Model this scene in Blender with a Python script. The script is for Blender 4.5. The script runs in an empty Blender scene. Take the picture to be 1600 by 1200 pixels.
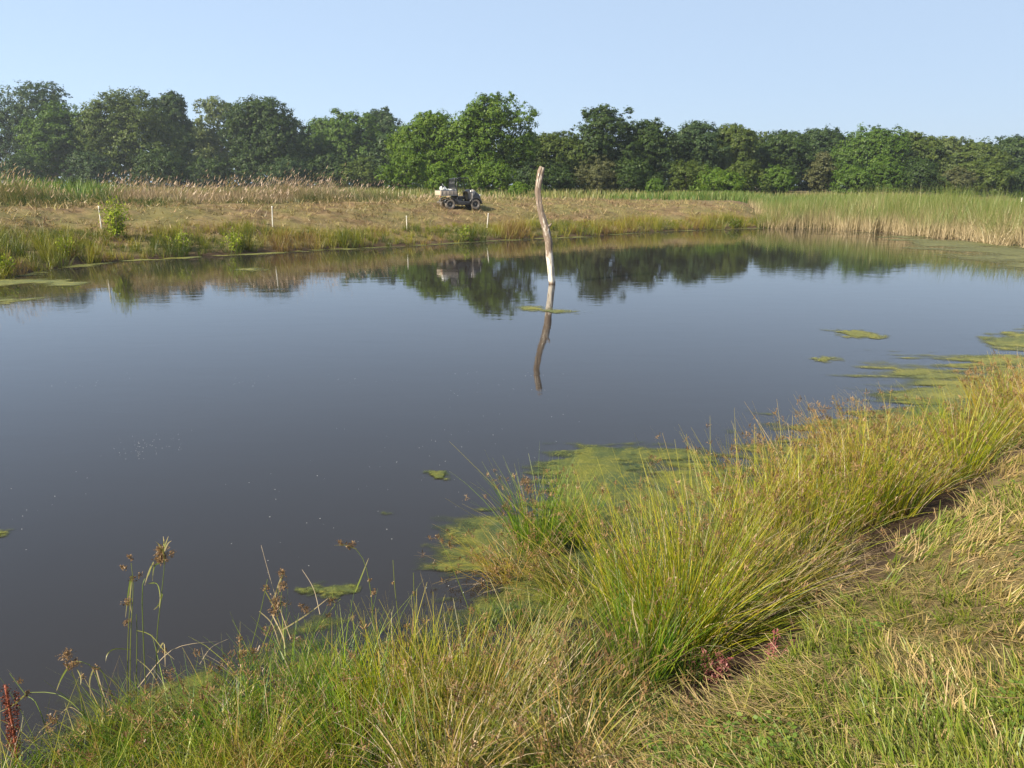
import bpy, math, random
import numpy as np
from mathutils import Vector, Matrix

# ------------------------------------------------------------------ camera, sky, sun, exposure
scene = bpy.context.scene
col = scene.collection
CAM_H = 2.9
PITCH = math.radians(14.5)
cam_data = bpy.data.cameras.new("camera")
cam = bpy.data.objects.new("camera", cam_data)
col.objects.link(cam)
cam.location = (0, 0, CAM_H)
cam.rotation_euler = (math.radians(90) - PITCH, 0, 0)
cam_data.sensor_width = 36
cam_data.lens = 27.0
cam_data.clip_start = 0.05
cam_data.clip_end = 12000
scene.camera = cam

SUN_EL = 35.0        # degrees above the horizon
SUN_AZ = -126.0      # degrees clockwise from the view direction (+Y): left, a little behind
world = bpy.data.worlds.new("World")
scene.world = world
world.use_nodes = True
wn = world.node_tree
for n in list(wn.nodes):
    wn.nodes.remove(n)
sky = wn.nodes.new("ShaderNodeTexSky")
sky.sky_type = 'NISHITA'
sky.sun_disc = False
sky.sun_elevation = math.radians(SUN_EL)
sky.sun_rotation = math.radians(-SUN_AZ)
sky.altitude = 100
sky.air_density = 0.8
sky.dust_density = 1.2
sky.ozone_density = 2.0
tint = wn.nodes.new("ShaderNodeMix")
tint.data_type = 'RGBA'; tint.blend_type = 'MIX'          # an even summer haze veil over the whole dome
tint.inputs[0].default_value = 0.74
tint.inputs[7].default_value = (2.86, 3.62, 4.66, 1)
bg = wn.nodes.new("ShaderNodeBackground")
bg.inputs[1].default_value = 0.078
wo = wn.nodes.new("ShaderNodeOutputWorld")
wn.links.new(sky.outputs[0], tint.inputs[6])
wn.links.new(tint.outputs[2], bg.inputs[0])
wn.links.new(bg.outputs[0], wo.inputs[0])

sun_data = bpy.data.lights.new("sun", 'SUN')
sun_data.energy = 5.0
sun_data.angle = math.radians(0.6)
sun_data.color = (1.0, 0.88, 0.70)
sun = bpy.data.objects.new("sun", sun_data)
col.objects.link(sun)
az = math.radians(SUN_AZ); el = math.radians(SUN_EL)
sdir = Vector((math.sin(az) * math.cos(el), math.cos(az) * math.cos(el), math.sin(el)))
sun.rotation_euler = sdir.to_track_quat('Z', 'Y').to_euler()

vs = scene.view_settings
vs.view_transform = 'Standard'
vs.look = 'None'
vs.exposure = 1.38
vs.gamma = 1.0
vs.use_curve_mapping = False
scene.cycles.max_bounces = 6
scene.cycles.transparent_max_bounces = 12
scene.cycles.diffuse_bounces = 3
scene.cycles.glossy_bounces = 3
scene.cycles.transmission_bounces = 4
scene.cycles.volume_bounces = 0
scene.cycles.use_denoising = True

rng = np.random.default_rng(7)
random.seed(7)
TAU = 2 * math.pi

# ------------------------------------------------------------------ photograph pixel -> place in the world (1600 x 1200 pixels)
cp, sp = math.cos(PITCH), math.sin(PITCH)
def ray(px, py):
    a = (px - 800) / 1200.0; b = (py - 600) / 1200.0
    return Vector((a, cp - b * sp, -sp - b * cp))
def P(px, py, z=0.0):
    d = ray(px, py); t = (z - CAM_H) / d.z
    return Vector((d.x * t, d.y * t, z))
def PY(px, py, y):
    d = ray(px, py); t = y / d.y
    return Vector((d.x * t, y, CAM_H + d.z * t))

# ------------------------------------------------------------------ noise
class Noise2:
    def __init__(s, seed, n=256):
        s.n = n; s.t = np.random.default_rng(seed).random((n, n))
    def __call__(s, x, y):
        x = np.asarray(x, float); y = np.asarray(y, float)
        xi = np.floor(x).astype(int); yi = np.floor(y).astype(int)
        fx = x - xi; fy = y - yi
        fx = fx * fx * (3 - 2 * fx); fy = fy * fy * (3 - 2 * fy)
        n = s.n
        a = s.t[xi % n, yi % n]; b = s.t[(xi + 1) % n, yi % n]
        c = s.t[xi % n, (yi + 1) % n]; d = s.t[(xi + 1) % n, (yi + 1) % n]
        return (a * (1 - fx) + b * fx) * (1 - fy) + (c * (1 - fx) + d * fx) * fy
    def fbm(s, x, y, o=4):
        r = 0; a = 0.5; f = 1.0; tot = 0
        for _ in range(o):
            r = r + a * s(x * f + 17.3 * _, y * f + 5.1 * _); tot += a; a *= 0.5; f *= 2.03
        return r / tot
N1, N2, N3, N4 = Noise2(1), Noise2(2), Noise2(3), Noise2(4)

def sstep(a, b, x):
    t = np.clip((np.asarray(x, float) - a) / (b - a), 0, 1)
    return t * t * (3 - 2 * t)

# ------------------------------------------------------------------ pond outline and ground height
far_px = [(0, 436), (60, 424), (100, 416), (200, 406), (330, 400), (400, 396), (520, 389), (620, 385), (700, 380), (800, 374),
          (900, 370), (1000, 363), (1100, 359), (1190, 356.5), (1300, 357.5), (1400, 365), (1500, 374), (1600, 387)]
poly = [tuple(P(x, y)[:2]) for x, y in far_px]
poly += [(27.5, 33), (28.5, 27), (26, 21), (20, 17.2), (14, 14.6), (10.2, 12.6), (7.6, 10.9), (6.0, 9.4), (4.4, 8.2), (2.6, 6.75), (1.27, 5.2),
         (0.14, 4.35), (-1.0, 3.85), (-2.0, 3.3), (-3.2, 2.6), (-5, 2.0), (-9, 2.2), (-14, 4.5), (-18.5, 9), (-20, 15), (-18.6, 20.5)]
PG = np.array(poly)
def sdist(x, y):
    """distance to the shoreline, positive on land"""
    x = np.asarray(x, float); y = np.asarray(y, float)
    shp = x.shape; x = x.ravel(); y = y.ravel()
    best = np.full(x.shape, 1e18); inside = np.zeros(x.shape, bool)
    for i in range(len(PG)):
        ax, ay = PG[i]; bx, by = PG[(i + 1) % len(PG)]
        dx, dy = bx - ax, by - ay
        t = np.clip(((x - ax) * dx + (y - ay) * dy) / (dx * dx + dy * dy), 0, 1)
        d = (x - ax - t * dx) ** 2 + (y - ay - t * dy) ** 2
        best = np.minimum(best, d)
        c = ((ay > y) != (by > y))
        with np.errstate(divide='ignore', invalid='ignore'):
            xx = (bx - ax) * (y - ay) / (by - ay if by != ay else 1e-9) + ax
        inside ^= c & (x < xx)
    r = np.sqrt(best); r[inside] *= -1
    return r.reshape(shp)

SP_NEAR = ([-6, -1, 0, .3, .9, 1.22, 1.42, 2.7, 4.2, 8, 20], [-1.2, -.35, 0, .10, .22, .26, .56, 1.08, 1.42, 1.6, 1.7])
SP_FAR = ([-6, -1, 0, .4, 2, 4, 6.5, 10, 16, 60], [-1.5, -.35, 0, .16, .6, 1.12, 1.68, 1.95, 2.02, 1.9])
SP_REED = ([-6, -1, 0, 12, 20, 60], [-1.5, -.3, 0, .25, .8, 1.3])
def height(x, y, s=None):
    x = np.asarray(x, float); y = np.asarray(y, float)
    if s is None: s = sdist(x, y)
    s2 = s + (N1.fbm(x * .9, y * .9, 3) - .5) * .5 * sstep(0.0, 1.5, np.abs(s))
    r = np.hypot(x, y)
    ang = np.degrees(np.arctan2(x, y))
    zn = np.interp(s2, *SP_NEAR)
    ff = np.interp(ang, [-34, -20, -12, -6, 4, 12, 20, 35], [1.04, 1.0, .97, .93, .88, .82, .78, .78])
    zf = np.interp(s2, *SP_FAR) * np.where(s2 > 0, ff, 1)
    wr = sstep(15.5, 19, ang) * (y > 14)
    zf = zf * (1 - wr) + np.interp(s2, *SP_REED) * np.where(s2 > 0, np.interp(ang, [16, 27, 34, 40], [1.25, 1.1, .35, .2]), 1) * wr
    wn_ = 1 - sstep(15, 22, r)
    wn_ = np.maximum(wn_, (y < 2) * 1.0 * (r < 60))
    z = zn * wn_ + zf * (1 - wn_)
    land = sstep(0.2, 2.5, s)
    z = z + land * ((N2.fbm(x * 1.3, y * 1.3, 4) - .5) * .12 + (N3.fbm(x * .11, y * .11, 3) - .5) * .25 * sstep(12, 30, r) * sstep(2, 9, s))
    z = z + (N4.fbm(x * 1.5, y * 2.0, 3) - .5) * .34 * sstep(18, 24, r) * sstep(1.5, 3, s) * (1 - sstep(11, 14, s)) * (1 - sstep(14, 17, ang))
    z = z + sstep(70, 110, r) * 0.2
    return z
def hz(x, y):
    return float(height(np.array([x]), np.array([y]))[0])
def ground_hit(px, py):
    """where the line of sight through a pixel meets the land or the pond"""
    d = ray(px, py)
    ts = np.geomspace(1.2, 160, 1500)
    x = d.x * ts; y = d.y * ts; z = CAM_H + d.z * ts
    g = np.maximum(height(x, y), 0.0)
    k = int(np.argmax(z <= g))
    if not (z <= g).any(): k = len(ts) - 1
    return Vector((x[k], y[k], g[k]))

# ------------------------------------------------------------------ object helpers
def tag(o, label=None, cat=None, group=None, kind=None):
    if label: o["label"] = label
    if cat: o["category"] = cat
    if group: o["group"] = group
    if kind: o["kind"] = kind
    return o
def empty(name, loc, rz=0.0):
    o = bpy.data.objects.new(name, None); col.objects.link(o)
    o.location = loc; o.rotation_euler = (0, 0, rz); o.empty_display_size = .2
    return o
def link(name, me, mat=None, parent=None, loc=None):
    o = bpy.data.objects.new(name, me); col.objects.link(o)
    if mat is not None and not me.materials: me.materials.append(mat)
    if parent is not None: o.parent = parent
    if loc is not None: o.location = loc
    return o
def mesh_quads(name, V, F, UV=None, smooth=False, attrs=None):
    V = np.ascontiguousarray(V, np.float32); F = np.ascontiguousarray(F, np.int32)
    k = F.shape[1]
    me = bpy.data.meshes.new(name)
    me.vertices.add(len(V)); me.vertices.foreach_set("co", V.ravel())
    me.loops.add(F.size); me.loops.foreach_set("vertex_index", F.ravel())
    me.polygons.add(len(F)); me.polygons.foreach_set("loop_start", np.arange(0, F.size, k, dtype=np.int32))
    if UV is not None:
        uv = me.uv_layers.new(name="UVMap")
        uv.data.foreach_set("uv", np.ascontiguousarray(UV, np.float32)[F.ravel()].ravel())
    if attrs:
        for an, av in attrs.items():
            at_ = me.attributes.new(an, 'FLOAT', 'POINT'); at_.data.foreach_set("value", np.ascontiguousarray(av, np.float32))
    me.update(calc_edges=True)
    if smooth: me.polygons.foreach_set("use_smooth", np.ones(len(F), bool))
    return me

def ribbons(base, head, lean, curve, length, width, tint_, seg=3, tipw=.12, twist=None, rg=None):
    rg = rg or rng
    base = np.asarray(base, float); n = len(base)
    b = lambda a: np.broadcast_to(np.asarray(a, float), (n,)).copy()
    head, lean, curve, length, width, tint_ = map(b, (head, lean, curve, length, width, tint_))
    wa = rg.uniform(0, TAU, n) if twist is None else b(twist)
    wd = np.stack([np.cos(wa), np.sin(wa), np.zeros(n)], 1)
    V = np.zeros((n, seg + 1, 2, 3)); UV = np.zeros((n, seg + 1, 2, 2))
    p = base.copy()
    for i in range(seg + 1):
        t = i / seg
        w = width * ((1 - t) * (1 - tipw) + tipw) * .5 if i else width * .45
        V[:, i, 0] = p - wd * w[:, None]; V[:, i, 1] = p + wd * w[:, None]
        UV[:, i, :, 0] = tint_[:, None]; UV[:, i, :, 1] = t
        tm = (i + .5) / seg
        a = lean + curve * tm ** 1.4
        st = length / seg
        p = p + np.stack([np.cos(head) * np.sin(a), np.sin(head) * np.sin(a), np.cos(a)], 1) * st[:, None]
    idx = np.arange(n * (seg + 1) * 2).reshape(n, seg + 1, 2)
    F = np.stack([idx[:, :-1, 0], idx[:, :-1, 1], idx[:, 1:, 1], idx[:, 1:, 0]], -1).reshape(-1, 4)
    return V.reshape(-1, 3), F, UV.reshape(-1, 2), p
class Geo:
    def __init__(s): s.V = []; s.F = []; s.U = []; s.n = 0
    def add(s, V, F, U=None):
        V = np.asarray(V, float); F = np.asarray(F)
        s.V.append(V); s.F.append(F + s.n); s.U.append(np.zeros((len(V), 2)) if U is None else U); s.n += len(V)
        return s
    def rib(s, *a, **k):
        V, F, U, tip = ribbons(*a, **k); s.add(V, F, U); return tip
    def mesh(s, name, smooth=False):
        return mesh_quads(name, np.concatenate(s.V), np.concatenate(s.F), np.concatenate(s.U), smooth)
def leafquads(c, nrm, size, tint_, aspect=.6, rg=None, v=.5):
    """small leaf-shaped quads (diamonds) centred at c, facing nrm"""
    rg = rg or rng; c = np.asarray(c, float); n = len(c)
    nrm = nrm / (np.linalg.norm(nrm, axis=1, keepdims=True) + 1e-9)
    r = rg.normal(size=(n, 3)); a = np.cross(nrm, r); a /= (np.linalg.norm(a, axis=1, keepdims=True) + 1e-9)
    b = np.cross(nrm, a)
    s = np.broadcast_to(np.asarray(size, float), (n,))[:, None]
    V = np.stack([c - a * s, c + b * s * aspect, c + a * s, c - b * s * aspect], 1).reshape(-1, 3)
    F = np.arange(n * 4).reshape(n, 4)
    U = np.zeros((n, 4, 2)); U[:, :, 0] = np.broadcast_to(np.asarray(tint_, float), (n,))[:, None]; U[:, :, 1] = v
    return V, F, U.reshape(-1, 2)
def leaftris(c, nrm, size, tint_, rg):
    n = len(c); nrm = nrm / (np.linalg.norm(nrm, axis=1, keepdims=True) + 1e-9)
    a = np.cross(nrm, rg.normal(size=(n, 3))); a /= (np.linalg.norm(a, axis=1, keepdims=True) + 1e-9); b = np.cross(nrm, a)
    s = size[:, None]
    V = np.stack([c - a * s, c + a * s * .7 + b * s * .7, c + a * s * .5 - b * s * .75], 1).reshape(-1, 3)
    U = np.zeros((n, 3, 2)); U[:, :, 0] = tint_[:, None]; U[:, :, 1] = .5
    return V, np.arange(n * 3).reshape(n, 3), U.reshape(-1, 2)
def tube(pts, rad, n=8, cap=True, u=.5):
    pts = [Vector(p) for p in pts]; V = []; U = []
    L = len(pts)
    if not hasattr(rad, '__len__'): rad = [rad] * L
    up = Vector((.13, .27, 1)).normalized()
    for i, p in enumerate(pts):
        d = (pts[min(i + 1, L - 1)] - pts[max(i - 1, 0)]).normalized()
        q = up if abs(d.dot(up)) < .9 else Vector((1, 0, 0))
        a = d.cross(q).normalized(); b = d.cross(a)
        for k in range(n):
            t = k / n * TAU
            V.append(p + (a * math.cos(t) + b * math.sin(t)) * rad[i]); U.append((u, i / max(1, L - 1)))
    F = []
    for i in range(L - 1):
        for k in range(n):
            F.append((i * n + k, i * n + (k + 1) % n, (i + 1) * n + (k + 1) % n, (i + 1) * n + k))
    if cap:
        for e in (0, L - 1):
            V.append(pts[e]); U.append((u, 0 if e == 0 else 1)); c = len(V) - 1
            for k in range(0, n, 2):
                F.append((c, e * n + k, e * n + (k + 1) % n, e * n + (k + 2) % n))
    return np.array([tuple(v) for v in V]), np.array(F), np.array(U)
def box(cx, cy, cz, sx, sy, sz, rot=None, taper=1.0):
    V = []
    for z in (-.5, .5):
        k = taper if z > 0 else 1
        for x, y in ((-.5, -.5), (.5, -.5), (.5, .5), (-.5, .5)):
            V.append(Vector((x * sx * k, y * sy * k, z * sz)))
    if rot: V = [rot @ v for v in V]
    V = np.array([(v.x + cx, v.y + cy, v.z + cz) for v in V])
    F = np.array([(0, 3, 2, 1), (4, 5, 6, 7), (0, 1, 5, 4), (1, 2, 6, 5), (2, 3, 7, 6), (3, 0, 4, 7)])
    return V, F
def prism(outline, y0, y1):
    """an outline in x-z, given thickness from y0 to y1, as quads (strip between lower and upper chain)"""
    n = len(outline)
    V = [(x, y0, z) for x, z in outline] + [(x, y1, z) for x, z in outline]
    F = [(i, (i + 1) % n, n + (i + 1) % n, n + i) for i in range(n)]
    h = n // 2
    for i in range(h - 1):
        j = n - 1 - i
        F.append((i, j, j - 1, i + 1)); F.append((n + i, n + i + 1, n + j - 1, n + j))
    return np.array(V), np.array(F)
def bevel(o, w=.01, seg=2):
    m = o.modifiers.new("bevel", 'BEVEL'); m.width = w; m.segments = seg; m.limit_method = 'ANGLE'
    return o

# ------------------------------------------------------------------ materials
def new_mat(name):
    m = bpy.data.materials.new(name); m.use_nodes = True
    nt = m.node_tree
    for n in list(nt.nodes): nt.nodes.remove(n)
    out = nt.nodes.new("ShaderNodeOutputMaterial")
    return m, nt, out
def ramp(nt, stops, fac=None, mode='LINEAR'):
    r = nt.nodes.new("ShaderNodeValToRGB"); r.color_ramp.interpolation = mode
    e = r.color_ramp.elements
    while len(e) < len(stops): e.new(.5)
    for i, (p, c) in enumerate(stops):
        e[i].position = p; e[i].color = (*c, 1) if len(c) == 3 else c
    if fac is not None: nt.links.new(fac, r.inputs[0])
    return r
def mix(nt, fac, a, b, mode='MIX'):
    m = nt.nodes.new("ShaderNodeMix"); m.data_type = 'RGBA'; m.blend_type = mode
    for s, v in ((0, fac), (6, a), (7, b)):
        if hasattr(v, 'links'): nt.links.new(v, m.inputs[s])
        else: m.inputs[s].default_value = (*v, 1) if isinstance(v, tuple) and len(v) == 3 else v
    return m.outputs[2]
def math_(nt, op, a, b=None, clamp=False):
    m = nt.nodes.new("ShaderNodeMath"); m.operation = op; m.use_clamp = clamp
    for i, v in enumerate((a, b)):
        if v is None: continue
        if hasattr(v, 'links'): nt.links.new(v, m.inputs[i])
        else: m.inputs[i].default_value = v
    return m.outputs[0]
def noise(nt, scale, detail=4, rough=.6, vec=None, dist=0.0, out=0):
    n = nt.nodes.new("ShaderNodeTexNoise"); n.inputs["Scale"].default_value = scale
    n.inputs["Detail"].default_value = detail; n.inputs["Roughness"].default_value = rough; n.inputs["Distortion"].default_value = dist
    if vec is not None: nt.links.new(vec, n.inputs["Vector"])
    return n.outputs[out]
def objpos(nt, sc=None):
    g = nt.nodes.new("ShaderNodeNewGeometry")
    if sc is None: return g.outputs["Position"]
    mp = nt.nodes.new("ShaderNodeMapping"); mp.inputs["Scale"].default_value = sc
    nt.links.new(g.outputs["Position"], mp.inputs[0]); return mp.outputs[0]
def leaf_shader(nt, out, colr, trans=.35, gloss=.04, rough=.45, tcol=None):
    d = nt.nodes.new("ShaderNodeBsdfDiffuse"); t = nt.nodes.new("ShaderNodeBsdfTranslucent")
    g = nt.nodes.new("ShaderNodeBsdfGlossy"); g.inputs["Roughness"].default_value = rough
    g.inputs["Color"].default_value = (.8, .85, .8, 1)
    nt.links.new(colr, d.inputs[0])
    tc = mix(nt, 1.0, colr, tcol or (1.25, 1.3, .55), 'MULTIPLY'); nt.links.new(tc, t.inputs[0])
    m1 = nt.nodes.new("ShaderNodeMixShader"); m1.inputs[0].default_value = trans
    nt.links.new(d.outputs[0], m1.inputs[1]); nt.links.new(t.outputs[0], m1.inputs[2])
    m2 = nt.nodes.new("ShaderNodeMixShader"); m2.inputs[0].default_value = gloss
    nt.links.new(m1.outputs[0], m2.inputs[1]); nt.links.new(g.outputs[0], m2.inputs[2])
    nt.links.new(m2.outputs[0], out.inputs[0])
def blade_mat(name, stops, base=None, tip=None, trans=.35, patch=None, patch_scale=.6, gloss=.025):
    """colour by blade (u), shifting along the blade (v) and in broad patches over the ground"""
    m, nt, out = new_mat(name)
    uv = nt.nodes.new("ShaderNodeUVMap"); uv.uv_map = "UVMap"
    sep = nt.nodes.new("ShaderNodeSeparateXYZ"); nt.links.new(uv.outputs[0], sep.inputs[0])
    c = ramp(nt, stops, sep.outputs[0]).outputs[0]
    if patch:
        f = ramp(nt, [(.42, (0, 0, 0)), (.62, (1, 1, 1))], noise(nt, patch_scale, 3, .6, objpos(nt))).outputs[0]
        c = mix(nt, math_(nt, 'MULTIPLY', f, patch[1]), c, patch[0])
    if base:
        f = ramp(nt, [(base[3] if len(base) > 3 else 0.0, (1, 1, 1)), (base[1], (0, 0, 0))], sep.outputs[1]).outputs[0]
        c = mix(nt, math_(nt, 'MULTIPLY', f, base[2] if len(base) > 2 else .8), c, base[0])
    if tip:
        f = ramp(nt, [(tip[1], (0, 0, 0)), (1.0, (1, 1, 1))], sep.outputs[1]).outputs[0]
        c = mix(nt, math_(nt, 'MULTIPLY', f, tip[2] if len(tip) > 2 else .8), c, tip[0])
    leaf_shader(nt, out, c, trans, gloss)
    return m
def simple_mat(name, colr, rough=.6, metal=0.0, var=.25, scale=6.0, bump=.0, spec=.5):
    m, nt, out = new_mat(name)
    p = nt.nodes.new("ShaderNodeBsdfPrincipled")
    p.inputs["Roughness"].default_value = rough; p.inputs["Metallic"].default_value = metal
    p.inputs["Specular IOR Level"].default_value = spec
    tc = nt.nodes.new("ShaderNodeTexCoord")
    nz = noise(nt, scale, 5, .65, tc.outputs["Object"])
    c = mix(nt, ramp(nt, [(.3, (0, 0, 0)), (.7, (1, 1, 1))], nz).outputs[0], tuple(v * (1 - var) for v in colr), tuple(min(.9, v * (1 + var)) for v in colr))
    nt.links.new(c, p.inputs["Base Color"])
    if bump:
        b = nt.nodes.new("ShaderNodeBump"); b.inputs["Strength"].default_value = bump; b.inputs["Distance"].default_value = .02
        nt.links.new(nz, b.inputs["Height"]); nt.links.new(b.outputs[0], p.inputs["Normal"])
    nt.links.new(p.outputs[0], out.inputs[0])
    return m

# ground
def ground_material():
    m, nt, out = new_mat("ground")
    p = nt.nodes.new("ShaderNodeBsdfPrincipled"); p.inputs["Roughness"].default_value = .95; p.inputs["Specular IOR Level"].default_value = .15
    g = objpos(nt)
    a = nt.nodes.new("ShaderNodeAttribute"); a.attribute_name = "cover"
    n1 = noise(nt, 1.1, 6, .65, g); n2 = noise(nt, 14, 5, .7, g); n3 = noise(nt, .35, 3, .6, g)
    straw = mix(nt, n2, (.09, .06, .028), (.25, .185, .095))
    n4 = noise(nt, 3.2, 5, .7, g, .6)
    straw = mix(nt, ramp(nt, [(.42, (0, 0, 0)), (.60, (1, 1, 1))], n1).outputs[0], straw, (.10, .065, .035))
    straw = mix(nt, ramp(nt, [(.50, (0, 0, 0)), (.66, (.8, .8, .8))], n4).outputs[0], straw, (.055, .036, .022))
    green = mix(nt, n2, (.06, .075, .02), (.15, .15, .045))
    f = ramp(nt, [(.38, (0, 0, 0)), (.58, (1, 1, 1))], n3).outputs[0]
    cov = mix(nt, math_(nt, 'MULTIPLY', f, .55), straw, green)
    soil = mix(nt, n2, (.024, .015, .010), (.075, .048, .032))
    c = mix(nt, a.outputs["Fac"], soil, cov)
    nt.links.new(c, p.inputs["Base Color"])
    b = nt.nodes.new("ShaderNodeBump"); b.inputs["Strength"].default_value = .7; b.inputs["Distance"].default_value = .05
    nt.links.new(noise(nt, 22, 6, .75, g), b.inputs["Height"]); nt.links.new(b.outputs[0], p.inputs["Normal"])
    nt.links.new(p.outputs[0], out.inputs[0])
    return m
def water_material():
    m, nt, out = new_mat("pond_water")
    p = nt.nodes.new("ShaderNodeBsdfPrincipled")
    p.inputs["Roughness"].default_value = .025; p.inputs["IOR"].default_value = 1.333
    g = objpos(nt)
    c = mix(nt, noise(nt, .25, 3, .5, g), (.015, .0135, .013), (.020, .0175, .0155))
    nt.links.new(c, p.inputs["Base Color"])
    mp = objpos(nt, (1.0, 2.2, 1.0))
    big = noise(nt, .9, 3, .5, mp, .4); fine = noise(nt, 5.0, 2, .5, mp)
    patches = ramp(nt, [(.42, (.15, .15, .15)), (.65, (1, 1, 1))], noise(nt, .13, 3, .55, g)).outputs[0]
    hgt = math_(nt, 'ADD', math_(nt, 'MULTIPLY', big, .0022), math_(nt, 'MULTIPLY', math_(nt, 'MULTIPLY', fine, patches), .0010))
    b = nt.nodes.new("ShaderNodeBump"); b.inputs["Strength"].default_value = .8; b.inputs["Distance"].default_value = 1.0
    nt.links.new(hgt, b.inputs["Height"]); nt.links.new(b.outputs[0], p.inputs["Normal"])
    nt.links.new(p.outputs[0], out.inputs[0])
    return m
def algae_material(name, ca, cb, cc, edge_lo=.0, edge_hi=.85, sc=9.0):
    """filament mats: colour noise, ragged see-through edges where the mat thins out into the water"""
    m, nt, out = new_mat(name)
    p = nt.nodes.new("ShaderNodeBsdfPrincipled"); p.inputs["Roughness"].default_value = .75; p.inputs["Specular IOR Level"].default_value = .25
    g = objpos(nt); a = nt.nodes.new("ShaderNodeAttribute"); a.attribute_name = "edge"
    n1 = noise(nt, sc, 6, .7, g, .8); n2 = noise(nt, sc * 7, 4, .75, g, 1.2); n3 = noise(nt, sc * .22, 4, .6, g, .5)
    c = mix(nt, ramp(nt, [(.35, (0, 0, 0)), (.62, (1, 1, 1))], n3).outputs[0], ca, cb)
    c = mix(nt, ramp(nt, [(.5, (0, 0, 0)), (.7, (1, 1, 1))], n1).outputs[0], c, cc)
    c = mix(nt, 1.0, c, ramp(nt, [(.3, (.42, .42, .4)), (.7, (1.4, 1.4, 1.3))], n2).outputs[0], 'MULTIPLY')
    thin = ramp(nt, [(.05, (1, 1, 1)), (.55, (0, 0, 0))], math_(nt, 'ADD', a.outputs["Fac"], math_(nt, 'SUBTRACT', n1, .5))).outputs[0]
    c = mix(nt, math_(nt, 'MULTIPLY', thin, .7), c, cb)
    nt.links.new(c, p.inputs["Base Color"])
    b = nt.nodes.new("ShaderNodeBump"); b.inputs["Strength"].default_value = .8; b.inputs["Distance"].default_value = .025
    nt.links.new(n2, b.inputs["Height"]); nt.links.new(b.outputs[0], p.inputs["Normal"])
    s = math_(nt, 'ADD', a.outputs["Fac"], math_(nt, 'MULTIPLY', math_(nt, 'SUBTRACT', math_(nt, 'ADD', math_(nt, 'MULTIPLY', n1, .6), math_(nt, 'MULTIPLY', n2, .5)), .55), 1.3))
    al = ramp(nt, [(edge_lo, (0, 0, 0)), (edge_hi, (1, 1, 1))], s).outputs[0]
    t = nt.nodes.new("ShaderNodeBsdfTransparent"); ms = nt.nodes.new("ShaderNodeMixShader")
    nt.links.new(al, ms.inputs[0]); nt.links.new(t.outputs[0], ms.inputs[1]); nt.links.new(p.outputs[0], ms.inputs[2])
    nt.links.new(ms.outputs[0], out.inputs[0])
    return m
def bark_material():
    m, nt, out = new_mat("weathered_wood")
    p = nt.nodes.new("ShaderNodeBsdfPrincipled"); p.inputs["Roughness"].default_value = .8
    mp = objpos(nt, (6, 6, 1.2))
    n1 = noise(nt, 2.2, 6, .65, mp, .3); n2 = noise(nt, 9, 4, .7, mp)
    sep = nt.nodes.new("ShaderNodeSeparateXYZ"); nt.links.new(objpos(nt), sep.inputs[0])
    pale = ramp(nt, [(.0, (.0, .0, .0)), (.03, (1, 1, 1)), (.14, (.9, .9, .9)), (.30, (.25, .25, .25)), (1, (.0, .0, .0))], math_(nt, 'MULTIPLY', sep.outputs[2], .28)).outputs[0]
    thr = math_(nt, 'ADD', n1, math_(nt, 'MULTIPLY', pale, .22))
    f = ramp(nt, [(.58, (0, 0, 0)), (.66, (1, 1, 1))], thr).outputs[0]
    brown = mix(nt, n2, (.07, .05, .036), (.25, .19, .14))
    c = mix(nt, f, brown, (.50, .46, .40))
    wet = ramp(nt, [(.0, (1, 1, 1)), (.025, (0, 0, 0))], math_(nt, 'MULTIPLY', sep.outputs[2], .28)).outputs[0]
    c = mix(nt, math_(nt, 'MULTIPLY', wet, .75), c, (.10, .06, .035))
    nt.links.new(c, p.inputs["Base Color"])
    b = nt.nodes.new("ShaderNodeBump"); b.inputs["Strength"].default_value = .9; b.inputs["Distance"].default_value = .03
    nt.links.new(thr, b.inputs["Height"]); nt.links.new(b.outputs[0], p.inputs["Normal"])
    nt.links.new(p.outputs[0], out.inputs[0])
    return m

M_ground = ground_material()
M_water = water_material()
M_wood = bark_material()
M_trunk = simple_mat("tree_bark", (.10, .08, .06), .9, var=.35, scale=3, bump=.6)
M_post = simple_mat("white_paint", (.58, .56, .50), .6, var=.25, scale=9)
M_twig = simple_mat("dead_twig", (.24, .19, .14), .9, var=.3, scale=20)

def leafmat(name, a, b, c):
    return blade_mat(name, [(0, a), (.55, b), (1, c)], trans=.20, gloss=.01)
LEAF = {
    'dark':   leafmat("leaf_dark_green", (0.0173, 0.0331, 0.0086), (0.0302, 0.0533, 0.0122), (0.0540, 0.0806, 0.0187)),
    'blue':   leafmat("leaf_blue_green", (0.0192, 0.0370, 0.0133), (0.0326, 0.0577, 0.0192), (0.0577, 0.0829, 0.0281)),
    'mid':    leafmat("leaf_mid_green", (0.0272, 0.0560, 0.0080), (0.0480, 0.0880, 0.0112), (0.0800, 0.1240, 0.0192)),
    'bright': leafmat("leaf_bright_green", (.034, .070, .007), (.060, .106, .011), (.102, .150, .018)),
    'olive':  leafmat("leaf_olive_green", (.028, .046, .009), (.050, .074, .013), (.085, .108, .022)),
    'pale':   leafmat("leaf_pale_green", (0.0440, 0.0640, 0.0192), (0.0720, 0.0960, 0.0272), (0.1120, 0.1320, 0.0400)),
    'brown':  leafmat("leaf_dull_brown", (.038, .044, .016), (.060, .066, .025), (.10, .10, .042)),
    'willow': leafmat("leaf_willow", (.10, .15, .010), (.18, .235, .016), (.29, .33, .035)),
}

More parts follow.
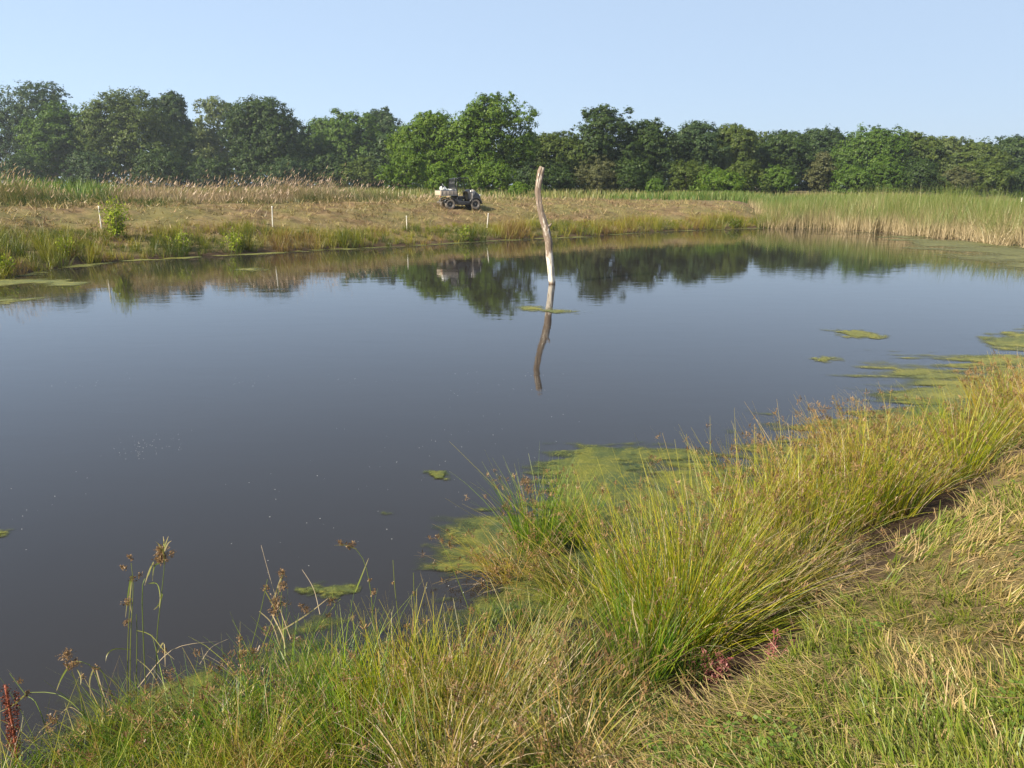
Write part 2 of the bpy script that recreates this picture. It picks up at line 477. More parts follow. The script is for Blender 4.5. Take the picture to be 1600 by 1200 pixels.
# ------------------------------------------------------------------ ground sheet and pond water
def build_ground():
    rr = np.concatenate([np.linspace(.25, 12, 130), np.linspace(12.12, 64, 270)[1:], np.geomspace(65, 900, 36)])
    aa = np.radians(np.concatenate([np.arange(-42, 42, .4), np.arange(42, 318, 4)]))
    R, A = np.meshgrid(rr, aa, indexing='ij')
    X = R * np.sin(A); Y = R * np.cos(A)
    S = sdist(X, Y); Z = height(X, Y, S)
    Z = np.where(R < 60, Z, Z)
    cov = sstep(1.25, 1.6, S + (N2.fbm(X * 2, Y * 2, 3) - .5) * .5)
    cov = np.where(R > 20, sstep(0, .8, S), cov)
    nr, na = R.shape
    idx = np.arange(nr * na).reshape(nr, na); nx = np.roll(idx, -1, axis=1)
    F = np.stack([idx[:-1], nx[:-1], nx[1:], idx[1:]], -1).reshape(-1, 4)
    V = np.stack([X, Y, Z], -1).reshape(-1, 3)
    c = len(V); V = np.vstack([V, [[0, 0, Z[0].mean()]]])
    ii = np.arange(0, na - 1, 2)
    F2 = np.stack([np.full(len(ii), c), idx[0, ii], idx[0, (ii + 1) % na], idx[0, (ii + 2) % na]], -1)
    F = np.vstack([F, F2[:, [0, 3, 2, 1]]])
    me = mesh_quads("ground", V, F[:, ::-1], None, True, {"cover": np.append(cov.ravel(), 1)})
    o = link("ground", me, M_ground); tag(o, kind="structure")
build_ground()

def build_water():
    cx, cy = 3.0, 24.0
    ex = PG.copy(); d = ex - [cx, cy]; ex = ex + d / np.linalg.norm(d, axis=1, keepdims=True) * .9
    V = [(cx, cy, 0)] + [(x, y, 0) for x, y in ex]; n = len(ex)
    me = bpy.data.meshes.new("pond_water")
    me.from_pydata(V, [], [(0, 1 + (i + 1) % n, 1 + i) for i in range(n)]); me.update()
    if me.polygons[0].normal.z < 0: me.flip_normals()
    o = link("pond_water", me, M_water); tag(o, kind="structure")
build_water()

# ------------------------------------------------------------------ trees
def make_crown(H, hw, z0, seed, nl=20, ncl=34, nlf=24, leaf=.16, sprig=0, droop=0.0, airy=0.0):
    rg = np.random.default_rng(seed)
    C = []
    ax = rg.uniform(-.18, .18)                       # the crown leans a little to one side
    for i in range(nl):
        lr = rg.uniform(.24, .42) * hw
        t = (i + rg.random()) / nl
        t = t ** .8
        z = z0 + lr * .6 + t * (H - z0 - lr * 1.5)
        pr = math.sqrt(max(.02, 1 - max(0.0, (t - .42) / .65) ** 2)) * (.80 + .2 * min(1, t / .3)) * rg.uniform(.72, 1.12)
        ph = rg.uniform(-math.pi * 1.12, math.pi * .12)  # mostly the outer shell, all round the sides and front
        q = rg.random() ** .35
        C.append((math.cos(ph) * (hw - lr * .8) * pr * q + ax * hw * t, math.sin(ph) * (hw - lr) * pr * q * .8, z, lr))
    for z in (.2, .42, .62):
        C.append((0, .2 * hw, z0 + (H - z0) * z, .55 * hw))
    C.append((ax * hw + rg.uniform(-.2, .2) * hw, 0, H - .36 * hw, .36 * hw))
    for i in range(sprig):
        C.append((rg.uniform(-.6, .6) * hw, rg.uniform(-.3, .1) * hw, H - rg.uniform(.0, .9), rg.uniform(.05, .10) * hw + .25))
    g = Geo()
    for (x, y, z, r) in C:
        k = max(6, int(ncl * (r / (.30 * hw)) ** 1.7))
        u = rg.normal(size=(k, 3)); u /= np.linalg.norm(u, axis=1, keepdims=True)
        u[:, 2] = np.where(rg.random(k) < .35, np.abs(u[:, 2]), u[:, 2]); u[:, 1] = np.where(rg.random(k) < .5, -np.abs(u[:, 1]), u[:, 1])
        rad = r * np.where(rg.random(k) < .2, rg.uniform(.4, .8, k), rg.uniform(.82, 1.05, k))
        cc = np.stack([x + u[:, 0] * rad, y + u[:, 1] * rad, np.maximum(z + u[:, 2] * rad * .95, .15 + .4 * rg.random(k))], 1)
        keep = rg.random(k) > airy; cc = cc[keep]; uu = u[keep]; k = len(cc)
        if not k: continue
        cs = rg.uniform(.26, .50, k) * (.5 + .06 * hw)
        m = nlf
        q = rg.normal(size=(k, m, 3)) * .6; q[:, :, 2] *= .7
        q[:, :, 2] -= droop * np.hypot(q[:, :, 0], q[:, :, 1])
        pts = (cc[:, None] + q * cs[:, None, None]).reshape(-1, 3)
        nn = (uu[:, None] * 1.2 + q * .6 + rg.normal(size=(k, m, 3)) * .5 + [0, 0, .35]).reshape(-1, 3)
        ct = rg.uniform(0, .55, k)
        tt = np.clip((ct[:, None] + rg.uniform(0, .45, (k, m))), 0, 1).ravel()
        g.add(*leaftris(pts, nn, rg.uniform(.7, 1.35, len(pts)) * leaf, tt, rg))
    return g, C
def make_trunk(H, hw, C, seed, r0=None):
    rg = random.Random(seed); g = Geo(); r0 = r0 or .022 * H
    top = H * .72
    pts = [(rg.uniform(-.2, .2) * i * .3, rg.uniform(-.2, .2) * i * .3, -.4 + (top + .4) * i / 5) for i in range(6)]
    g.add(*tube(pts, [r0 * (1.25 - .19 * i) for i in range(6)], 8))
    for (x, y, z, r) in C[:8]:
        zb = min(top * .8, max(H * .15, z * .55)); k = (zb + .4) / (top + .4) * 5; i = int(min(4, k)); f = k - i
        b = [pts[i][j] * (1 - f) + pts[i + 1][j] * f for j in range(3)]
        mid = [(b[0] + x) / 2 + rg.uniform(-.3, .3), (b[1] + y) / 2, (b[2] + z) / 2 - .3]
        g.add(*tube([b, mid, (x, y, z)], [r0 * .45, r0 * .3, r0 * .12], 6))
    return g
# px centre, px top, half width in px, distance, leaf kind, label, extras
TREES = [
    (18, 124, 78, 118, 'blue', "tall dark blue-green tree at the left edge of the tree line", {}),
    (92, 158, 58, 110, 'mid', "rounded mid-green tree just right of the dark tree at the left edge", {}),
    (205, 137, 72, 108, 'olive', "broad olive-green oak with a lumpy top, above the willow shrub", dict(nl=24)),
    (266, 143, 36, 116, 'dark', "narrow dark tree standing against the right side of the broad olive oak", {}),
    (338, 148, 46, 124, 'pale', "airy grey-green tree whose thin crown lets the sky through", dict(airy=.4)),
    (418, 149, 62, 106, 'dark', "dark dome-shaped tree with a dense round crown, above the white stake at the tall grass", dict(nl=24, ncl=50)),
    (505, 181, 46, 116, 'mid', "green tree on the right flank of the dark dome-shaped tree", {}),
    (548, 176, 44, 110, 'mid', "middle tree of the uneven green group left of the two bright walnuts", dict(sprig=3)),
    (592, 172, 38, 114, 'blue', "grey-green tree touching the left side of the bright walnuts", dict(sprig=3)),
    (664, 170, 54, 104, 'bright', "lower of the two bright green walnuts, up and left of the utility vehicle", dict(droop=.5)),
    (760, 147, 62, 102, 'bright', "taller of the two bright green walnuts, rising over the utility vehicle", dict(droop=.5, nl=26, sprig=3)),
    (834, 207, 30, 122, 'blue', "low bluish tree filling the dip right of the tall bright walnut", {}),
    (882, 205, 48, 112, 'olive', "rounded olive tree directly behind the top of the dead trunk", {}),
    (955, 172, 50, 114, 'dark', "dark tree with loose sprigs sticking up out of its crown", dict(sprig=9)),
    (1010, 188, 42, 116, 'dark', "dark tree right of the one with loose sprigs", dict(sprig=2)),
    (1084, 188, 46, 122, 'blue', "blue-green tree with layered boughs above the yellow-green bushes", {}),
    (1152, 194, 38, 128, 'olive', "small-topped olive tree right of the layered blue-green tree", dict(sprig=2)),
    (1222, 203, 44, 132, 'dark', "dark green tree above the left end of the cattail bed", {}),
    (1282, 197, 44, 138, 'blue', "blue-green tree with a pointed top behind the pale dead-leaved shrub", {}),
    (1360, 198, 58, 132, 'mid', "wide fresh green tree behind the middle of the cattail bed", dict(nl=24)),
    (1424, 205, 44, 138, 'olive', "olive tree leaning against the right side of the wide fresh green tree", {}),
    (1484, 213, 40, 150, 'pale', "hazy pale green tree farther back over the right part of the cattails", {}),
    (1528, 226, 44, 146, 'olive', "low olive tree before the dip in the tree line at the right", {}),
    (1592, 212, 46, 160, 'dark', "hazy dark tree at the right edge of the tree line", {}),
    (1670, 205, 60, 155, 'blue', "hazy tree just past the right edge of the tree line", {}),
    (-110, 130, 70, 118, 'dark', "dark tree just past the left edge of the tree line", {}),
]
def place_tree(px, py, hwp, dist, kind, label, ex, group, seed, name="broadleaf_tree", cat="tree", basez=None, z0f=.05, nlf=22):
    if px < 610: dist = dist * 1.62 if dist < 140 else dist * 1.5
    top = PY(px, py, dist)
    zb = hz(top.x, dist) if basez is None else basez
    H = top.z - zb; hw = hwp / 1200 * dist * 1.25
    t = empty(name, (top.x, dist, zb)); tag(t, label, cat, group)
    ex = dict(ex)
    kd = dist / 115
    g, C = make_crown(H / kd, hw / kd, H / kd * z0f, seed, nl=ex.pop('nl', 19), ncl=ex.pop('ncl', 42), nlf=nlf, leaf=ex.pop('leaf', .15), **ex)
    g.V = [v * kd for v in g.V]; C = [tuple(q * kd for q in c_) for c_ in C]
    o = link("crown", g.mesh("crown"), LEAF[kind], t); tag(o, kind="stuff")
    link("trunk", make_trunk(H, hw, C, seed).mesh("trunk", True), M_trunk, t)
    return t
for i, (px, py, hw, d, k, lab, ex) in enumerate(TREES):
    place_tree(px, py, hw, d, k, lab, ex, "trees of the tree line behind the pond", 100 + i)
# a second row closes the wood behind them
for i, (px, py, hw, lab) in enumerate([
    (60, 190, 62, "dark back-row tree showing between the left-edge tree and its mid-green neighbour"),
    (150, 178, 50, "dark back-row tree in the notch left of the broad olive oak"),
    (300, 190, 44, "dark back-row tree in the notch left of the airy grey-green tree"),
    (372, 178, 44, "dark back-row tree between the airy tree and the dome-shaped tree"),
    (470, 205, 50, "dark back-row tree in the notch right of the dome-shaped tree"),
    (620, 196, 46, "dark back-row tree in the notch left of the lower bright walnut"),
    (712, 190, 46, "dark back-row tree between the two bright walnuts"),
    (812, 218, 44, "dark back-row tree in the notch right of the taller bright walnut"),
    (915, 218, 50, "dark back-row tree between the olive tree and the sprigged tree"),
    (1048, 214, 46, "dark back-row tree in the notch left of the layered blue-green tree"),
    (1122, 206, 42, "dark back-row tree in the notch right of the layered blue-green tree"),
    (1190, 206, 42, "dark back-row tree above the start of the cattail bed"),
    (1255, 212, 44, "dark back-row tree left of the pointed blue-green tree"),
    (1318, 212, 44, "dark back-row tree left of the wide fresh green tree"),
    (1455, 218, 46, "dark back-row tree right of the leaning olive tree"),
    (1505, 221, 46, "faint back-row tree at the left end of the dip near the right edge"),
    (1556, 218, 46, "faint back-row tree at the right end of the dip near the right edge"),
]):
    place_tree(px, py, hw * 1.15, 142 + (px > 1150) * 26, ('dark', 'blue', 'dark', 'olive')[i % 4], lab, dict(leaf=.19, ncl=26, nl=13), "back row of the tree line", 200 + i, nlf=18)
# the wood goes on behind them
M_wood_mass = leafmat("wood_leaf", (.030, .055, .020), (.045, .080, .026), (.065, .105, .035))
g = Geo(); rg_ = np.random.default_rng(4)
m = 26000; xx = rg_.uniform(-190, 170, m); yy = 160 + rg_.uniform(0, 14, m) + .12 * np.maximum(0, xx) + 58 * sstep(-15, -35, xx); zz = .6 + rg_.random(m) ** 1.2 * (6.5 + 4 * N2(xx * .12, yy * 0))
g.add(*leafquads(np.stack([xx, yy, zz], 1), rg_.normal(size=(m, 3)) + [0, -1, .3], rg_.uniform(.3, .6, m), rg_.random(m), .7, rg_))
o = link("undergrowth", g.mesh("undergrowth"), M_wood_mass); tag(o, "dark undergrowth closing the wood behind the tree line", "undergrowth", kind="stuff")
# bushes at the foot of the trees
for i, (px, py, hw, d, k, lab, ex) in enumerate([
    (25, 240, 40, 100, 'dark', "dark bush at the foot of the left-edge tree", {}),
    (130, 235, 36, 98, 'blue', "blue-green bush under the gap left of the broad olive oak", {}),
    (245, 232, 44, 98, 'dark', "dark bush in the shade below the broad olive oak", {}),
    (325, 245, 36, 104, 'dark', "dark bush under the airy grey-green tree", dict(airy=.25)),
    (448, 250, 40, 96, 'blue', "grey-green bush at the foot of the dome-shaped tree", {}),
    (515, 240, 34, 98, 'dark', "dark bush at the foot of the uneven green group", {}),
    (572, 250, 36, 92, 'olive', "olive bush behind the pink-tan grass plumes", {}),
    (632, 232, 36, 92, 'bright', "bright bush hanging low left of the utility vehicle", dict(droop=.5)),
    (690, 254, 30, 84, 'bright', "small bright bush right behind the load bed of the vehicle", dict(droop=.4)),
    (770, 250, 38, 86, 'bright', "bright bush right behind the hood of the vehicle", dict(droop=.4)),
    (812, 288, 16, 76, 'bright', "low bright bush just left of the dead trunk", {}),
    (870, 262, 36, 96, 'dark', "dark bush just right of the dead trunk", {}),
    (935, 250, 42, 98, 'brown', "dull brownish bush below the tree with loose sprigs", {}),
    (985, 248, 36, 98, 'dark', "dark bush below the tree right of the sprigged one", {}),
    (1024, 280, 16, 84, 'mid', "little pointed sapling in front of the dark trees", {}),
    (1075, 250, 34, 98, 'olive', "olive bush under the layered blue-green tree", {}),
    (1118, 268, 36, 90, 'bright', "yellow-green bush beside the tall green grass", {}),
    (1165, 250, 36, 100, 'olive', "larger olive bush right of the yellow-green bush", {}),
    (1210, 262, 30, 104, 'mid', "green bush at the left end of the cattail bed", {}),
    (1288, 236, 24, 112, 'brown', "pale dead-leaved shrub in front of the pointed tree", dict(airy=.3)),
    (1330, 262, 34, 108, 'mid', "green bush right of the pale dead-leaved shrub", {}),
    (1385, 244, 32, 112, 'mid', "layered green bush below the leaning olive tree", {}),
    (1440, 250, 38, 118, 'dark', "dark bush behind the highest cattails", {}),
    (1500, 262, 28, 120, 'brown', "brownish shrub right of the darkest bush behind the cattails", {}),
    (1545, 250, 38, 124, 'olive', "olive bush near the white stake at the right edge", {}),
    (1600, 262, 34, 124, 'dark', "dark bush at the right edge behind the cattails", {}),
]):
    place_tree(px, py, hw, d, k, lab, dict(nl=10, ncl=20, leaf=.13, **ex), "bushes at the foot of the tree line", 300 + i, name="bush", cat="bush", z0f=.02, nlf=20)

# ------------------------------------------------------------------ far vegetation
def land_points(n, r0, r1, a0, a1, power=1.0):
    """points spread on the land between two distances and two bearings, denser close by"""
    u = rng.random(n)
    r = r0 * (r1 / r0) ** u if power == 1 else np.sqrt(r0 ** 2 + u * (r1 ** 2 - r0 ** 2))
    a = np.radians(rng.uniform(a0, a1, n))
    x = r * np.sin(a); y = r * np.cos(a)
    return x, y, sdist(x, y), np.degrees(a), r
def stack3(x, y, z): return np.stack([x, y, z], 1)

M_mown_far = blade_mat("mown_hay", [(0, (0.1118, 0.0688, 0.0430)), (.25, (0.2236, 0.1462, 0.0860)), (.5, (0.3612, 0.2666, 0.1462)), (.7, (0.2838, 0.2322, 0.0946)), (.85, (0.1462, 0.1462, 0.0430)), (1, (0.0860, 0.1032, 0.0258))],
                       trans=.2, patch=((.20, .18, .06), .6), patch_scale=.5)
x, y, s, a, r = land_points(120000, 22, 66, -42, 20, 2)
k = (s > 1.3) & (s < 13 + 3 * N1(x * .3, y * .3)) & ((a < 17) | (s > 20))
x, y, s, r = x[k], y[k], s[k], r[k]
cl = N2.fbm(x * 1.6, y * 1.6, 3); k = rng.random(len(x)) < (.10 + 1.0 * sstep(.40, .60, cl)); x, y, s, cl, r = x[k], y[k], s[k], cl[k], r[k]
g = Geo()
g.rib(stack3(x, y, height(x, y, s) - .01 + rng.uniform(0, .10, len(x)) * sstep(.5, .65, cl)), rng.uniform(0, TAU, len(x)), rng.uniform(.5, 1.45, len(x)), rng.uniform(0, .6, len(x)),
      rng.uniform(.12, .36, len(x)) * (.4 + 1.3 * cl), rng.uniform(.025, .055, len(x)), np.clip(N1.fbm(x * 1.1, y * 1.1, 3) * 1.6 - .5 + rng.normal(0, .22, len(x)), 0, 1), seg=2)
o = link("mown_grass", g.mesh("mown_grass_far"), M_mown_far)
tag(o, "reddish tan mown grass covering the slope across the pond", "mown grass", kind="stuff")

M_fringe = blade_mat("shore_rush", [(0, (0.0387, 0.0645, 0.0086)), (.25, (0.0860, 0.1075, 0.0103)), (.5, (0.1634, 0.1677, 0.0138)), (.75, (0.2322, 0.2064, 0.0215)), (.9, (0.2064, 0.1290, 0.0344)), (1, (0.1462, 0.0860, 0.0387))],
                     base=((.06, .06, .02), .3, .6), tip=((.26, .21, .05), .7, .4), trans=.35)
x, y, s, a, r = land_points(26000, 20, 62, -44, 22, 2)
wd = 1.7 + 1.9 * N1.fbm(x * .25, y * .25, 2) + 1.5 * sstep(-12, -30, a)
k = (s > -.2) & (s < wd) & (y > 12) & (rng.random(len(x)) < .8)
x, y, s, a, wd = x[k], y[k], s[k], a[k], wd[k]
cl = N3.fbm(x * .55, y * .55, 3); T = len(x); nb = 19
th = (.45 + .6 * sstep(.36, .64, cl)) * (1 - .55 * sstep(.35, 1, s / wd)) * rng.uniform(.7, 1.2, T)
tc = np.clip(N2.fbm(x * .5, y * .5, 3) * 2.0 - .45 + rng.normal(0, .22, T), 0, 1)
R_ = lambda v: np.repeat(v, nb); n_ = T * nb; ph = rng.uniform(0, TAU, n_); q = rng.random(n_) ** .7
g = Geo()
g.rib(stack3(R_(x) + np.cos(ph) * q * .12, R_(y) + np.sin(ph) * q * .12, R_(np.maximum(height(x, y, s), -.05))), ph + rng.normal(0, .5, n_), q * .32 + np.abs(rng.normal(0, .10, n_)),
      np.abs(rng.normal(.35, .35, n_)), R_(th) * rng.uniform(.45, 1.12, n_), rng.uniform(.011, .022, n_), np.clip(R_(tc) + rng.normal(0, .07, n_), 0, 1), seg=2)
print("fringe tufts", T)
o = link("shore_rushes", g.mesh("shore_rushes"), M_fringe)
tag(o, "yellow-green rushes and weeds fringing the far waterline", "rushes", kind="stuff")

M_plume = blade_mat("tall_grass_plumes", [(0, (0.0301, 0.0645, 0.0120)), (.25, (0.0602, 0.0903, 0.0206)), (.45, (0.1118, 0.1118, 0.0387)), (.7, (0.1720, 0.1419, 0.0731)), (1, (0.2580, 0.1892, 0.1204))],
                    base=((.07, .065, .03), .5, .6), trans=.25)
M_plumehead = blade_mat("plume_head", [(0, (.22, .15, .11)), (1, (.40, .30, .22))], trans=.3)
x, y, s, a, r = land_points(46000, 26, 64, -43, 12, 2)
inner = np.interp(a, [-40, -34, -20, -9, -7, 12], [8.2, 8.4, 9.2, 9.6, 12.8, 13.5]) + (N1(x * .5, y * .5) - .5) * 2.6
k = (s > inner) & (s < inner + 7) & (rng.random(len(x)) < .25 + .9 * sstep(.38, .6, N4.fbm(x * .5, y * .5, 3)) + .5 * (s > inner + 3.5))
x, y, s, a, r, inner = x[k], y[k], s[k], a[k], r[k], inner[k]
cl = N2.fbm(x * .45, y * .45, 4); T = len(x); nb = 5
th = np.interp(a, [-36, -22, -12, -9, -7.3, -6, 12], [1.2, 1.0, 1.15, .9, .42, .34, .42]) * (.30 + 1.2 * cl) * (.4 + .6 * sstep(0, 3.2, s - inner)) * rng.uniform(.75, 1.1, T)
tc = np.clip(N3.fbm(x * .35 + 4, y * .35, 3) * 2.6 - .95 + rng.normal(0, .16, T) + .22 * sstep(1.5, 5, s - inner), 0, 1)
th = th * (.6 + .4 * sstep(.1, .6, tc))
R_ = lambda v: np.repeat(v, nb); n_ = T * nb
g = Geo()
V, F, U, tip = ribbons(stack3(R_(x) + rng.normal(0, .09, n_), R_(y) + rng.normal(0, .09, n_), R_(height(x, y, s) - .03)), rng.uniform(0, TAU, n_) * .5 + R_(N4(x * .4, y * .4)) * 4, np.abs(rng.normal(.18, .2, n_)),
                       np.abs(rng.normal(.4, .35, n_)), R_(th) * rng.uniform(.6, 1.15, n_), rng.uniform(.02, .042, n_), np.clip(R_(tc) + rng.normal(0, .08, n_), 0, 1), seg=2)
g.add(V, F, U)
gp = Geo(); k = (rng.random(n_) < .24) & (R_(tc) > .5)
gp.rib(tip[k] - [0, 0, .05], rng.normal(.3, .6, k.sum()), rng.uniform(.1, .7, k.sum()), .5, rng.uniform(.12, .26, k.sum()), rng.uniform(.03, .06, k.sum()), rng.random(k.sum()), seg=1, tipw=.3)
o = link("grass_plumes", gp.mesh("grass_plumes"), M_plumehead)
tag(o, "pinkish tan seed plumes swaying over the tall grass of the far bank", "grass plumes", kind="stuff")
o = link("tall_grass", g.mesh("tall_grass"), M_plume)
tag(o, "uncut tall grass with pinkish tan plumes along the top of the far bank", "tall grass", kind="stuff")
print("plumes", len(x))

M_greenband = blade_mat("green_reed", [(0, (.035, .09, .014)), (.5, (.06, .13, .018)), (1, (.11, .16, .03))], tip=((.15, .20, .04), .6, .5), trans=.4,
                        patch=((.17, .16, .06), .4), patch_scale=.12)
x, y, s, a, r = land_points(70000, 34, 100, -43, 42, 2)
k = ((s > 16) & (s < 30) & (a < -24.5)) | ((s > 14.5) & (s < 34) & (a > 7))
x, y, s, a, r = x[k], y[k], s[k], a[k], r[k]
g = Geo()
hh = np.interp(a, [-36, -28, -24, 7, 12, 18, 26, 36, 42], [1.5, 1.25, .7, .35, .7, .9, 1.05, .8, .7]) * rng.uniform(.7, 1.1, len(x))
g.rib(stack3(x, y, height(x, y, s)), rng.uniform(0, TAU, len(x)), np.abs(rng.normal(.08, .12, len(x))), np.abs(rng.normal(.5, .3, len(x))), hh,
      rng.uniform(.05, .09, len(x)), rng.random(len(x)), seg=2)
o = link("green_reeds", g.mesh("green_reeds"), M_greenband)
tag(o, "bright green reeds growing in front of the tree line", "reeds", kind="stuff")
M_meadow = blade_mat("rough_meadow", [(0, (.07, .10, .02)), (.5, (.14, .16, .04)), (1, (.25, .21, .10))], trans=.3)
x, y, s, a, r = land_points(26000, 44, 112, -43, 42, 2)
k = (s > 16); x, y, s, a, r = x[k], y[k], s[k], a[k], r[k]
g = Geo(); g.rib(stack3(x, y, height(x, y, s)), rng.uniform(0, TAU, len(x)), .15, .4, rng.uniform(.3, .8, len(x)), .12, rng.random(len(x)), seg=1)
o = link("meadow_grass", g.mesh("meadow_grass"), M_meadow)
tag(o, "rough meadow grass between the far bank and the trees", "meadow grass", kind="stuff")

M_cattail = blade_mat("cattail_leaf", [(0, (0.0473, 0.0817, 0.0155)), (.45, (0.0860, 0.1204, 0.0206)), (.75, (0.1462, 0.1548, 0.0344)), (.86, (0.2580, 0.1978, 0.1032)), (1, (0.3612, 0.2752, 0.1720))],
                      base=((.34, .275, .17), .80, 1.0, .30), tip=((.085, .15, .024), .5, .6), trans=.3, patch=((.17, .16, .045), .5), patch_scale=.45)
x, y, s, a, r = land_points(230000, 26, 80, 15.2, 50, 2)
k = (s > -.7 + N1(x * .9, y * .9) * .7) & (s < 15) & (rng.random(len(x)) < np.interp(s, [-1, 1.5, 3, 15], [.9, .75, .40, .20])) & (a > 17.0 + 1.4 * N2(x * .5, y * .5) - .05 * s)
x, y, s, a, r = x[k], y[k], s[k], a[k], r[k]
cl = N2.fbm(x * .9, y * .9, 3); c2 = N4.fbm(x * .7 + 9, y * .7, 2)
k = rng.random(len(x)) < np.where(s < 2.5, .12 + 1.1 * sstep(.36, .56, N3.fbm(x * 1.1, y * 1.1, 2)), 1); x, y, s, a, r, cl, c2 = x[k], y[k], s[k], a[k], r[k], cl[k], c2[k]
hh = np.interp(a, [17, 18.5, 20, 25, 30, 34, 50], [1.0, 1.4, 1.75, 2.15, 2.2, 1.9, 1.8]) * (.55 + .85 * cl) * rng.uniform(.7, 1.12, len(x)) * np.interp(s, [-1, 0, 2, 15], [.75, .9, 1.05, 1.12])
g = Geo()
g.rib(stack3(x, y, np.maximum(height(x, y, s), -.1)), c2 * 14 + rng.normal(0, .9, len(x)), np.abs(rng.normal(.05, .09, len(x))) + .55 * sstep(.55, .75, c2) * rng.random(len(x)), np.abs(rng.normal(.25, .4, len(x))), hh,
      rng.uniform(.022, .045, len(x)), np.clip(N3(x * .8, y * .8) * .6 + rng.uniform(0, .6, len(x)), 0, 1), seg=3)
# broken straw at the foot
k = (s < 1.4) & (rng.random(len(x)) < .7)
g.rib(stack3(x[k], y[k], np.maximum(height(x[k], y[k], s[k]), 0)), rng.uniform(0, TAU, k.sum()), rng.uniform(.05, 1.2, k.sum()), rng.uniform(0, .8, k.sum()), rng.uniform(.5, 1.3, k.sum()),
      rng.uniform(.02, .04, k.sum()), 1.0, seg=2)
o = link("cattails", g.mesh("cattails"), M_cattail)
tag(o, "dense bed of cattails, straw-coloured at the water and green above", "cattails", kind="stuff")
print("cattails", len(x))

# ------------------------------------------------------------------ shrubs on the far bank
def leafy_shrub(px, base_py, top_py, halfw_px, label, n, mat, seed, name="willow_shrub", leaf=.05, cat="shrub"):
    b = ground_hit(px, base_py); rg = np.random.default_rng(seed)
    H = (PY(px, top_py, b.y).z - b.z) * 1.18; hw = halfw_px / 1200 * b.y
    t = empty(name, b); tag(t, label, cat)
    g = Geo(); L = Geo()
    for i in range(n):
        a_ = rg.uniform(0, TAU); q = rg.uniform(0, 1) ** .7; hh_ = H * rg.uniform(.55, 1.0) * (1 - .35 * q)
        pts = [Vector((0, 0, -.05)), Vector((math.cos(a_) * hw * q * .45, math.sin(a_) * hw * q * .45, hh_ * .5)), Vector((math.cos(a_) * hw * q, math.sin(a_) * hw * q, hh_))]
        L.add(*tube(pts, [.012, .008, .003], 4, False))
        m = 30; ts = rg.uniform(.2, 1.0, m)
        c = np.array([tuple(pts[0].lerp(pts[1], t_ * 2) if t_ < .5 else pts[1].lerp(pts[2], t_ * 2 - 1)) for t_ in ts]) + rg.normal(size=(m, 3)) * [hw * .16, hw * .16, .07]
        g.add(*leafquads(c, rg.normal(size=(m, 3)), leaf * rg.uniform(.7, 1.4, m), rg.random(m), .35, rg))
    o = link("leaves", g.mesh("leaves"), mat, t); tag(o, kind="stuff")
    link("stems", L.mesh("stems"), M_twig, t)
leafy_shrub(184, 374, 304, 24, "young willow shrub with yellow-green leaves right of the leaning white stake", 34, LEAF['willow'], 11, leaf=.07)
leafy_shrub(103, 404, 366, 17, "small bright leafy shrub at the waterline left of the willow", 20, LEAF['willow'], 12, name="leafy_shrub")
leafy_shrub(285, 392, 356, 20, "rounded yellow-green shrub at the waterline right of the willow", 22, LEAF['willow'], 13, name="leafy_shrub")
leafy_shrub(368, 394, 358, 20, "second yellow-green shrub at the waterline, nearly under the stake by the tall grass", 22, LEAF['willow'], 14, name="leafy_shrub")
leafy_shrub(8, 430, 392, 16, "bright yellow-green shrub at the waterline against the left edge", 18, LEAF['willow'], 15, name="leafy_shrub")
leafy_shrub(728, 376, 352, 12, "small bright shrub at the waterline below the vehicle", 14, LEAF['willow'], 16, name="leafy_shrub")
leafy_shrub(1145, 356, 342, 14, "low bright green shrub at the waterline left of the cattails", 14, LEAF['bright'], 17, name="leafy_shrub")

# ------------------------------------------------------------------ white stakes
def stake(bx, by, tx, ty, label, r=.026):
    b = ground_hit(bx, by); tp = PY(tx, ty, b.y)
    v = tp - b
    V, F, U = tube([Vector((0, 0, -.15)), Vector((0, 0, 0)), v * .93, v * .95, v], [r, r, r * .95, r * 1.12, r * .9], 8)
    o = link("white_stake", mesh_quads("white_stake", V, F, U, True), M_post, loc=b)
    tag(o, label, "stake", "white stakes along the far bank")
stake(159, 360, 154, 322, "leaning white stake beside the willow shrub")
stake(426, 354, 425, 322, "white stake on the mown slope below the plumed tall grass")
stake(636, 361, 635, 337, "short white stake below and left of the utility vehicle", .024)
stake(761, 356, 763, 333, "white stake between the utility vehicle and the dead trunk", .026)
def far_stake(px, ty, y, H, label):
    t = PY(px, ty, y); V, F, U = tube([(0, 0, 0), (0, 0, H)], .05, 8)
    o = link("white_stake", mesh_quads("white_stake", V, F, U, True), M_post, loc=(t.x, y, t.z - H)); tag(o, label, "stake", "white stakes along the far bank")
far_stake(1597, 309, 58, 2.0, "white stake in the cattails at the right edge")

